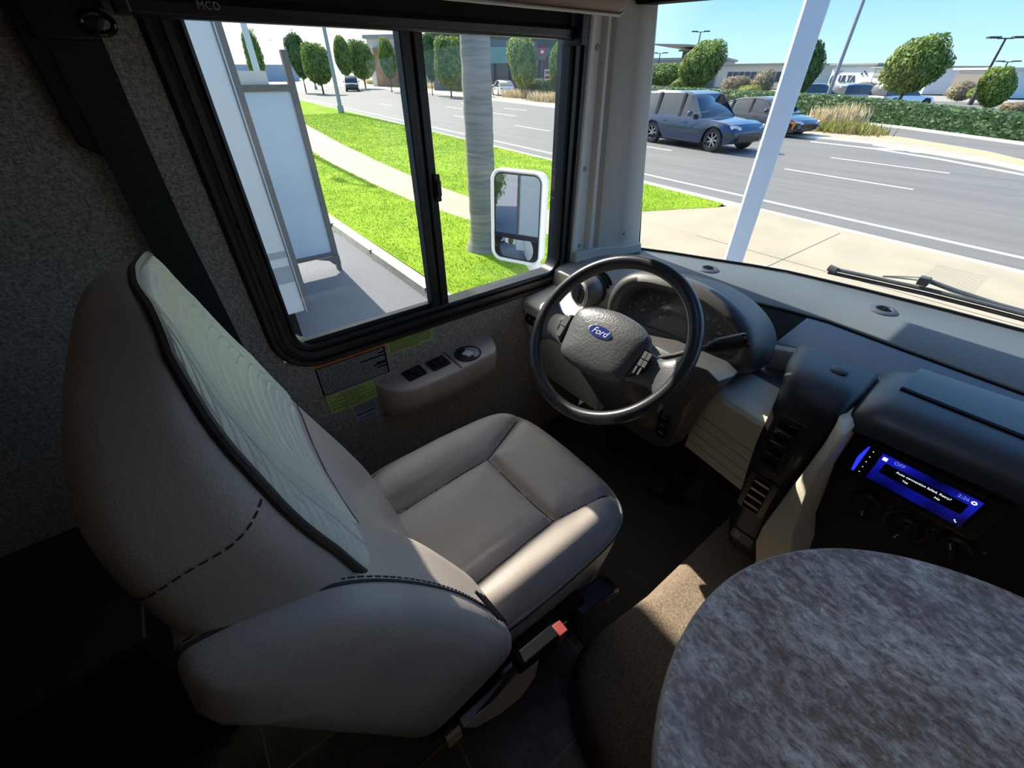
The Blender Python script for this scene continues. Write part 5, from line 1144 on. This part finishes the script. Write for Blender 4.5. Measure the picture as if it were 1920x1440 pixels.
for k in (.2, .62): b = MB(M); b.box(-w_ * .42, w_ * .42, lerp(z0, z1, k), lerp(z0, z1, k + .24), .15, .2); b.build('red_panel', RS, t, smooth=0)

# ================================================================== CARS
def car_paint(name, c): return mat(name, c, .22, metal=.35, coat=1)
CG = mat('car_glass', (.012, .02, .026), .04, coat=1); TIRE = mat('tire', (.02, .02, .02), .8); RIMM = mat('alloy', (.42, .43, .45), .3, metal=.8); LAMPW = mat('lamp_clear', s2l(225, 228, 232), .1); TAIL = mat('tail_red', s2l(150, 20, 24), .3)
def make_car(name, loc, heading, L, W, H, paint, label, suv=True, detail=True, group='cars on the street'):
    t = thing(name, (loc[0], loc[1], loc[2]), label, 'car', group); t.rotation_euler = (0, 0, 0)
    M = Matrix.Translation(loc) @ Matrix.Rotation(heading, 4, 'Z'); gc = .24 if suv else .17; bl_ = H * (.58 if suv else .60); r = .38 if suv else .34
    xf, xr = L * (.335 if suv else .305), -L * .29       # axles
    if suv: st_ = [(-.5, .50, .95), (-.495, bl_ * .62, bl_ * .90), (-.47, gc + .06, bl_ * .98), (-.30, gc, bl_), (0, gc, bl_), (.20, gc, bl_ * .985), (.30, gc, bl_ * .95), (.40, gc, bl_ * .91), (.465, gc + .05, bl_ * .84), (.49, gc + .15, bl_ * .74), (.5, gc + .25, bl_ * .64)]
    else: st_ = [(-.5, gc + .25, bl_ * .86), (-.485, gc + .08, bl_ * .97), (-.42, gc, bl_ * 1.01), (-.25, gc, bl_), (0, gc, bl_), (.17, gc, bl_ * .98), (.30, gc, bl_ * .92), (.40, gc, bl_ * .83), (.465, gc + .04, bl_ * .74), (.49, gc + .12, bl_ * .64), (.5, gc + .2, bl_ * .54)]
    st_[0] = (-.5, gc + .2, bl_ * .86)
    b = MB(M); secs = []
    fine = []
    for i in range(len(st_) - 1):
        for k in range(6): tt = k / 6; fine.append([lerp(p, q, tt) for p, q in zip(st_[i], st_[i + 1])])
    fine.append(st_[-1])
    for fx, z0, z1 in fine:
        x = fx * L; w_ = W / 2 * (1 - .16 * max(0, (abs(fx) - .36) / .14) ** 2.2)
        arch = 0
        for ax in (xf, xr):
            d = abs(x - ax)
            if d < r * 1.16: arch = max(arch, math.sqrt((r * 1.16) ** 2 - d * d) + r)
        zl = max(z0, min(arch, z1 - .12)); zm = lerp(z0, z1, .55)
        P = [(0, z0), (w_ * .80, z0), (w_ * .80, zl), (w_ * .985, zl + .001), (w_, max(zl + .002, zm)), (w_ * .985, lerp(zm, z1, .6) if lerp(zm, z1, .6) > zl else zl + .01), (w_ * .93, z1 - .02), (w_ * .80, z1), (0, z1 + .02)]
        secs.append([(x, y, z) for y, z in P] + [(x, -y, z) for y, z in P[-2:0:-1]])
    b.loft(secs); b.build('body', paint, t, smooth=35)
    # cabin
    if suv: cab = [(-.485, bl_ - .02, bl_ - .01), (-.465, bl_ - .02, H - .14), (-.44, bl_ - .02, H - .05), (-.30, bl_ - .02, H - .01), (-.12, bl_ - .02, H), (.0, bl_ - .02, H - .03), (.04, bl_ - .02, H - .10), (.185, bl_ - .02, bl_)]
    else: cab = [(-.43, bl_ - .02, bl_ - .01), (-.32, bl_ - .02, H - .22), (-.20, bl_ - .02, H - .06), (-.05, bl_ - .02, H), (.05, bl_ - .02, H - .03), (.10, bl_ - .02, H - .10), (.27, bl_ - .02, bl_)]
    def crs(fx, z0, z1, k=1.0, top=True):
        x = fx * L; h = max(.001, (z1 - z0) / (H - bl_)); wb = W / 2 * .925; wt = lerp(wb, W / 2 * .74, min(1, h)); return [(x, wb * k, z0), (x, lerp(wb, wt, .93) * k, lerp(z0, z1, .9)), (x, wt * .94 * k, z1), (x, -wt * .94 * k, z1), (x, -lerp(wb, wt, .93) * k, lerp(z0, z1, .9)), (x, -wb * k, z0)]
    b = MB(M); b.loft([crs(*q) for q in cab]); b.build('cabin_glass', CG, t, smooth=50)
    b = MB(M); rf = [q for q in cab if q[2] > H - .24]
    b.loft([[(x, y * 1.012, z + .012) for x, y, z in (lambda c: [c[1], c[2], c[3], c[4]])(crs(*q))] + [(x, y * .9, z - .03) for x, y, z in (lambda c: [c[4], c[3], c[2], c[1]])(crs(*q))] for q in rf]); b.build('roof', paint, t, smooth=50)
    if detail:
        for sg in (-1, 1):
            b = MB(M)
            pil = ((-.30, -.27), (-.045, -.02)) if suv else ((-.27, -.245), (-.045, -.025))
            for q0, q1 in pil:
                z1_ = H - .05; b.prism([(q0 * L, sg * W * .466, bl_ - .03), (q1 * L, sg * W * .466, bl_ - .03), (q1 * L, sg * W * .385, z1_), (q0 * L, sg * W * .385, z1_)], (0, sg * .012, 0))
                b.build('side_pillar', GLOSSB, t, smooth=0); b = MB(M)
            s_ = -.072 if suv else 0; a0, a1 = (.105 + s_, .13 + s_); b.prism([((.262 + s_) * L, sg * W * .455, bl_ - .01), ((.245 + s_) * L, sg * W * .455, bl_ - .01), (a0 * L, sg * W * .375, H - .09), (a1 * L, sg * W * .375, H - .09)], (0, sg * .03, .01)); b.build('windshield_pillar', paint, t, smooth=0)
            b = MB(M); b.ball(((.10 if suv else .17) * L, sg * (W / 2 + .10), bl_ + .10), (.10, .11, .085), 12, 8); b.build('door_mirror', paint, t)
            b = MB(M); hz = bl_ * (.80 if suv else .70); b.prism([(.455 * L, sg * W * .455, hz), (.492 * L, sg * W * .36, hz), (.497 * L, sg * W * .26, hz - .06), (.497 * L, sg * W * .26, hz - .12), (.47 * L, sg * W * .44, hz - .10)], (.02, sg * .02, .03)); b.build('headlight', LAMPW, t, smooth=0)
            b = MB(M); b.box(min(-.497 * L, -.47 * L), max(-.505 * L, -.47 * L), min(sg * W * .30, sg * W * .45), max(sg * W * .30, sg * W * .45), bl_ * .78, bl_ * .93); b.build('tail_light', TAIL, t, smooth=0)
            for q in (-.16, .06):
                b = MB(M); b.box(q * L - .10, q * L + .06, min(sg * W * .497, sg * W * .508), max(sg * W * .497, sg * W * .508), bl_ * .80, bl_ * .82); b.build('door_handle', paint, t, smooth=0)
        b = MB(M); b.box(.485 * L, .503 * L, -W * .30, W * .30, gc + .12, gc + .34); b.build('grille', GLOSSB, t, smooth=0)
        b = MB(M); b.box(-.32 * L, .32 * L, -W * .49, W * .49, gc - .03, gc + .06); b.build('sill_cladding', BLACKM, t, smooth=0)
    for ax in (xf, xr):
        for sg in (-1, 1):
            b = MB(M); yo = sg * W * .49; b.lathe([(r * .62, -.0), (r * .94, -.0), (r, -.03), (r, -.20), (r * .9, -.22), (.02, -.22)], (ax, yo, r), (0, sg, 0), 28, cap=False); wh = b.build('wheel', TIRE, t)
            b = MB(M)
            b.lathe([(.05, .0), (.055, -.03), (r * .2, -.05)], (ax, yo, r), (0, sg, 0), 16)
            for k in range(7):
                a = 2 * math.pi * k / 7; dx, dz = math.cos(a), math.sin(a); px_, pz_ = -dz * .028, dx * .028
                b.prism([(ax + px_, yo - sg * .035, r + pz_), (ax - px_, yo - sg * .035, r - pz_), (ax + dx * r * .64 - px_ * .7, yo - sg * .02, r + dz * r * .64 - pz_ * .7), (ax + dx * r * .64 + px_ * .7, yo - sg * .02, r + dz * r * .64 + pz_ * .7)], (0, -sg * .02, 0))
            b.lathe([(r * .60, -.005), (r * .66, -.002), (r * .66, -.02)], (ax, yo, r), (0, sg, 0), 28, cap=False); b.build('alloy_rim', RIMM, wh)
            b = MB(M); b.lathe([(r * .62, -.10), (.01, -.10)], (ax, yo, r), (0, sg, 0), 20, cap=False); b.build('wheel_well', BLACKM, wh, smooth=0)
    return t
NAVY = car_paint('navy_paint', s2l(14, 42, 76)); CHAR = car_paint('charcoal_paint', s2l(48, 48, 52)); WCAR = car_paint('white_car_paint', s2l(230, 230, 232)); DKS = car_paint('dark_green_grey', s2l(44, 52, 54)); RED_ = car_paint('silver_paint', s2l(176, 180, 184))
h = R(-8); fw = gp(1328, 285, -.955); L_, W_ = 4.8, 2.0; u = Vector((math.cos(h), math.sin(h), 0)); lv_ = Vector((-math.sin(h), math.cos(h), 0))
c = fw - u * L_ * .335 + lv_ * W_ * .49; make_car('sport_utility_vehicle', (c.x, c.y, -.955), h, L_, W_, 1.80, NAVY, 'dark blue sport utility vehicle driving right, seen through the windshield')
h = R(-9); fw = gp(1450, 256, -.955); L_, W_ = 4.8, 1.88; u = Vector((math.cos(h), math.sin(h), 0)); lv_ = Vector((-math.sin(h), math.cos(h), 0))
c = fw - u * L_ * .305 + lv_ * W_ * .49; sd = make_car('sedan', (c.x, c.y, -.955), h, L_, W_, 1.44, CHAR, 'dark grey sedan with orange front accents behind the white post', suv=False)
M = Matrix.Translation((c.x, c.y, -.955)) @ Matrix.Rotation(h, 4, 'Z')
OR = mat('orange_accent', s2l(232, 128, 48), .4)
for sg in (-1, 1):
    b = MB(M); b.prism([(.425 * L_, sg * W_ * .487, .62), (.475 * L_, sg * W_ * .44, .60), (.488 * L_, sg * W_ * .40, .56), (.47 * L_, sg * W_ * .452, .52), (.462 * L_, sg * W_ * .46, .32), (.450 * L_, sg * W_ * .47, .32), (.452 * L_, sg * W_ * .474, .52), (.41 * L_, sg * W_ * .495, .59)], (.02, sg * .04, .01)); b.build('orange_accent', OR, sd, smooth=0)
c = gp(662, 171, -.955); make_car('dark_crossover', (c.x, c.y, -.955), R(-22), 4.9, 2.05, 2.0, DKS, 'small dark car approaching in the rear side pane', suv=True)
c = gp(943, 180, -.955); make_car('white_sedan', (c.x, c.y, -.93), R(158), 4.9, 1.95, 1.6, WCAR, 'white sedan beyond the median, seen right of the palm trunk', suv=False)
for px, D, pc, lab in ((1530, 54, WCAR, 'white parked car roof peeping over the hedge by the tall grey pole'), (1612, 53, RED_, 'silver parked car roof behind the hedge under the pale shrubs'), (1690, 52, WCAR, 'white parked car behind the hedge left of the biggest trunk')):
    c = far(px, 180, D); make_car('parked_car', (c.x, c.y, -1.0), R(60), 4.7, 1.9, 1.65, pc, lab, suv=True, detail=False, group='cars parked behind the hedge')

# ================================================================== NEIGHBOURING WHITE STRUCTURES
NB = thing('white_camper', (-4.5, -2, -1.06), 'big white vehicle side with brown corner post at the left of the side window', 'camper')
yc = .72
b = MB(); b.box(-7.2, -4.5, -9, yc, -.62, 3.95); b.build('body_wall', mat('camper_white', s2l(224, 220, 208), .4), NB, bevel=.02)  # height above the window view set to shade the driver seat
b = MB(); b.box(-7.2, -4.5, .5, .86, 2.35, 3.95); b.build('added_shade_box', MATS.get('camper_white') or mat('camper_white', s2l(214, 218, 218), .4), NB, bevel=.05)  # unseen box added above window level to cast shade on the seat
b = MB(); b.box(-4.53, -4.485, yc - .01, yc + .055, -.62, 3.95); b.build('corner_trim', mat('bronze_trim', s2l(112, 106, 98), .5), NB)
b = MB(); b.box(-4.487, -4.480, yc - .005, yc + .006, -.62, 3.95); b.build('pale_trim_line', mat('silver_trim', s2l(190, 190, 188), .3), NB)  # narrow pale silver line along the corner trim
for p0, p1 in ((478, 490), (508, 540)):
    z0, z1 = at(500, p1, x=-4.498).z, at(495, p0, x=-4.498).z
    b = MB(); b.box(-4.5, -4.496, -9, yc - .012, z0, z1); b.build('grey_stripe', mat('stripe_grey', s2l(168, 170, 166), .5), NB, smooth=0)
b = MB(); b.box(-7.1, -4.6, -8.9, yc - .1, -.95, -.6); b.build('under_skirt', BLACKM, NB)
for y in (-3.0, -6.5):
    b = MB(); b.lathe([(.2, 0), (.36, 0), (.38, -.03), (.38, -.22), (.3, -.25)], (-4.62, y, -.68), (1, 0, 0), 28); b.build('wheel', TIRE, NB)
PX = -6.65; FRM = mat('gate_frame_brown', s2l(112, 106, 100), .55)
GT = thing('white_gate_panel', (PX, 1, -1.06), 'tall white panel in a brown metal frame standing on the parking lot', 'gate')
yr = at(634, 480, x=PX).y; ztop = at(545, 152, x=PX).z; zb = at(600, 484, x=PX).z
b = MB(); b.box(PX - .02, PX + .01, -1.2, yr - .05, zb + .05, ztop - .09); b.build('panel_sheet', mat('panel_blue_white', s2l(206, 214, 224), .45), GT)
for nm, y0, y1, z0, z1 in (('side_rail', yr - .075, yr, zb - .05, ztop + .30), ('top_rail', -1.25, yr - .075, ztop - .10, ztop - .03), ('bottom_rail', -1.25, yr - .075, zb - .0, zb + .06), ('side_rail', -1.3, -1.22, LOTZ, ztop)):
    b = MB(); b.box(PX - .04, PX + .04, y0, y1, z0, z1); b.build(nm, FRM, GT, bevel=.004)
b = MB(); b.box(PX - .6, PX - .05, -1.25, yr - .28, ztop - .03, ztop + .10); b.build('top_ledge', mat('ledge_white', s2l(226, 222, 208), .6), GT)
b = MB(); b.prism([(PX + .045, y, z) for y, z in ((yr - .32, zb), (yr, zb), (yr, zb - .13), (yr - .10, zb - .12), (yr - .16, zb - .05))], (.02, 0, 0)); b.build('corner_bracket', FRM, GT, smooth=0)
b = MB(); b.box(PX - .04, PX + .04, yr - .06, yr, LOTZ, zb); b.build('gate_foot', FRM, GT)
# no wall is built behind the gate
# ================================================================== SIDE MIRROR
cm = at(970, 410, x=-1.60); MR = thing('side_mirror', (cm.x, cm.y, .7), 'white framed driver side mirror with a convex lower glass', 'mirror')
ux = Vector((.91, .41, 0)).normalized(); nz_ = Vector((.405, -.91, .03)).normalized(); uy = nz_.cross(ux).normalized(); ux = uy.cross(nz_).normalized()
M = Matrix.Identity(4)
for j in range(3): M[j][0] = ux[j]; M[j][1] = uy[j]; M[j][2] = nz_[j]; M[j][3] = cm[j]
W2_, H2_ = .133, .205
def mr(d, nz, k=1): return [(x * k, y * k, nz) for x, y in rrect(-W2_, W2_, -H2_, H2_, .05, 8, d)]
b = MB(M); b.loft([mr(-.012, .004), mr(-.010, .016), mr(-.003, .019), mr(.003, .012), mr(.004, -.01), mr(-.004, -.05), mr(-.03, -.085), mr(-.07, -.10)]); hs = b.build('housing', WHITEM, MR, smooth=60)
b = MB(M); b.loft([mr(-.013, .0045), mr(-.013, .007), mr(-.019, .007), mr(-.019, .0045)]); b.build('gasket', BLACK, MR)
b = MB(M); P = [(x, max(y, -.070), .0055) for x, y in rrect(-W2_, W2_, -H2_, H2_, .05, 8, -.019)]; b.add(P, [tuple(range(len(P)))]); b.build('flat_glass', CHROME, MR, smooth=0)
b = MB(M); b.box(-W2_ + .016, W2_ - .016, -.092, -.070, .005, .013); b.build('divider', BLACK, MR, bevel=.002)
def cv(u, v):
    x = lerp(-W2_ + .02, W2_ - .02, u); y = lerp(-H2_ + .02, -.094, v); cut = max(0, .03 - (v * .09)) ; xx = max(-W2_ + .02 + cut * .8, min(W2_ - .02 - cut * .8, x)); return (xx, y, .012 - .9 * (xx * xx) - 1.2 * (y + .14) ** 2)
b = MB(M); b.grid(cv, 24, 12); b.build('convex_glass', CHROME, MR, smooth=80)
b = MB(); a0 = M @ Vector((.055, -H2_ + .01, -.04)); b.tube([a0, a0 + Vector((.05, .03, -.07)), a0 + Vector((.16, .10, -.13)), Vector((-1.19, cm.y + .24, .56))], [.035, .036, .036, .05], 14); b.build('mirror_arm', WHITEM, MR, smooth=60)
b = MB(); b.ball((-1.19, cm.y + .24, .56), (.03, .07, .08), 14, 10); b.build('arm_mount', WHITEM, MR)
# own bodywork and things behind the vehicle, seen in the mirror
b = MB(); b.box(-1.75, XL - .075, -4.6, -1.5, -.1, 1.9); so = b.build('slide_out_room', WHITEP, None, bevel=.02); tag(so, 'white slide-out side of the own vehicle visible in the side mirror', 'vehicle side')
for nm_, y0_, y1_, z0_, z1_, mm in (('corner_trim', -1.56, -1.49, -.1, 1.9, FRM), ('side_stripe', -4.6, -1.56, .25, .4, FRM)):
    b = MB(); b.box(-1.765, -1.74, y0_, y1_, z0_, z1_); b.build(nm_, mm, so)
tg = thing('shrub', (-2.95, -7.0, -1.0), 'yellow-green shrub reflected in the left of the side mirror', 'shrub'); tg.scale = (1.3, 1.3, 1.6)
o = bpy.data.objects.new('foliage', CRW[3]); COL.objects.link(o); o.parent = tg
BH = thing('rear_building', (-4, -20, -1.06), 'white building with blue windows reflected in the side mirror', 'building')
b = MB(); b.box(-12, 3, -24, -20, LOTZ, 5); b.build('walls', WW, BH, smooth=0)
for k in range(5):
    b = MB(); b.box(-9 + 2.2 * k, -7.6 + 2.2 * k, -20, -19.92, .6, 2.6); b.build('window', mat('blue_glass', s2l(70, 120, 190), .15), BH, smooth=0)
# ================================================================== WIPER
WP = thing('windshield_wiper', (-.2, 1.85, .85), 'dark grey wiper blade resting low outside the windshield', 'wiper')
WG = mat('wiper_grey', s2l(78, 80, 78), .45)
def wy(x): return wsy(x) + .05
p = [at(1557, 503, y=wy(-.46)), at(1640, 521, y=wy(-.32)), at(1740, 543, y=wy(-.2)), at(1840, 568, y=wy(-.05)), at(1925, 590, y=wy(.06)), at(2050, 628, y=wy(.2))]
b = MB(); b.tube(p, .009, 8, flat=.7); b.build('blade', WG, WP)
b = MB(); b.tube([q + Vector((0, -.006, -.013)) for q in p], [.006] * 6, 6); b.build('rubber_strip', RUBBER, WP)
b = MB(); b.tube([p[0] + Vector((-.004, 0, .001)), p[0] + Vector((.022, -.003, -.002))], .012, 8); b.build('end_cap', WG, WP)
m_ = at(1735, 524, y=wy(-.2)); 
b = MB(); b.tube([at(1655, 518, y=wy(-.3) + .02), at(1690, 520, y=wy(-.25) + .03), m_, at(1790, 545, y=wy(-.1) + .02), at(1870, 570, y=wy(0) + .02), at(2000, 606, y=wy(.15) + .02)], [.004, .008, .010, .011, .008, .009], 8, flat=.6); b.build('wiper_arm', WG, WP)
b = MB(); b.box(m_.x - .014, m_.x + .014, m_.y - .02, m_.y + .005, m_.z - .016, m_.z + .010); b.build('arm_clip', WG, WP, bevel=.003)
# front body below the windshield, seen from outside
b = MB(); b.loft([[(x, (wsy(x) + .03) + o[0], o[1]) for o in ((0, .80), (.06, .76), (.12, .3), (.12, -.6), (0, -.6))] for x in [lerp(-1.17, 1.2, i / 30) for i in range(31)]]); struct(b.build('trim_front_cap', WHITEP))
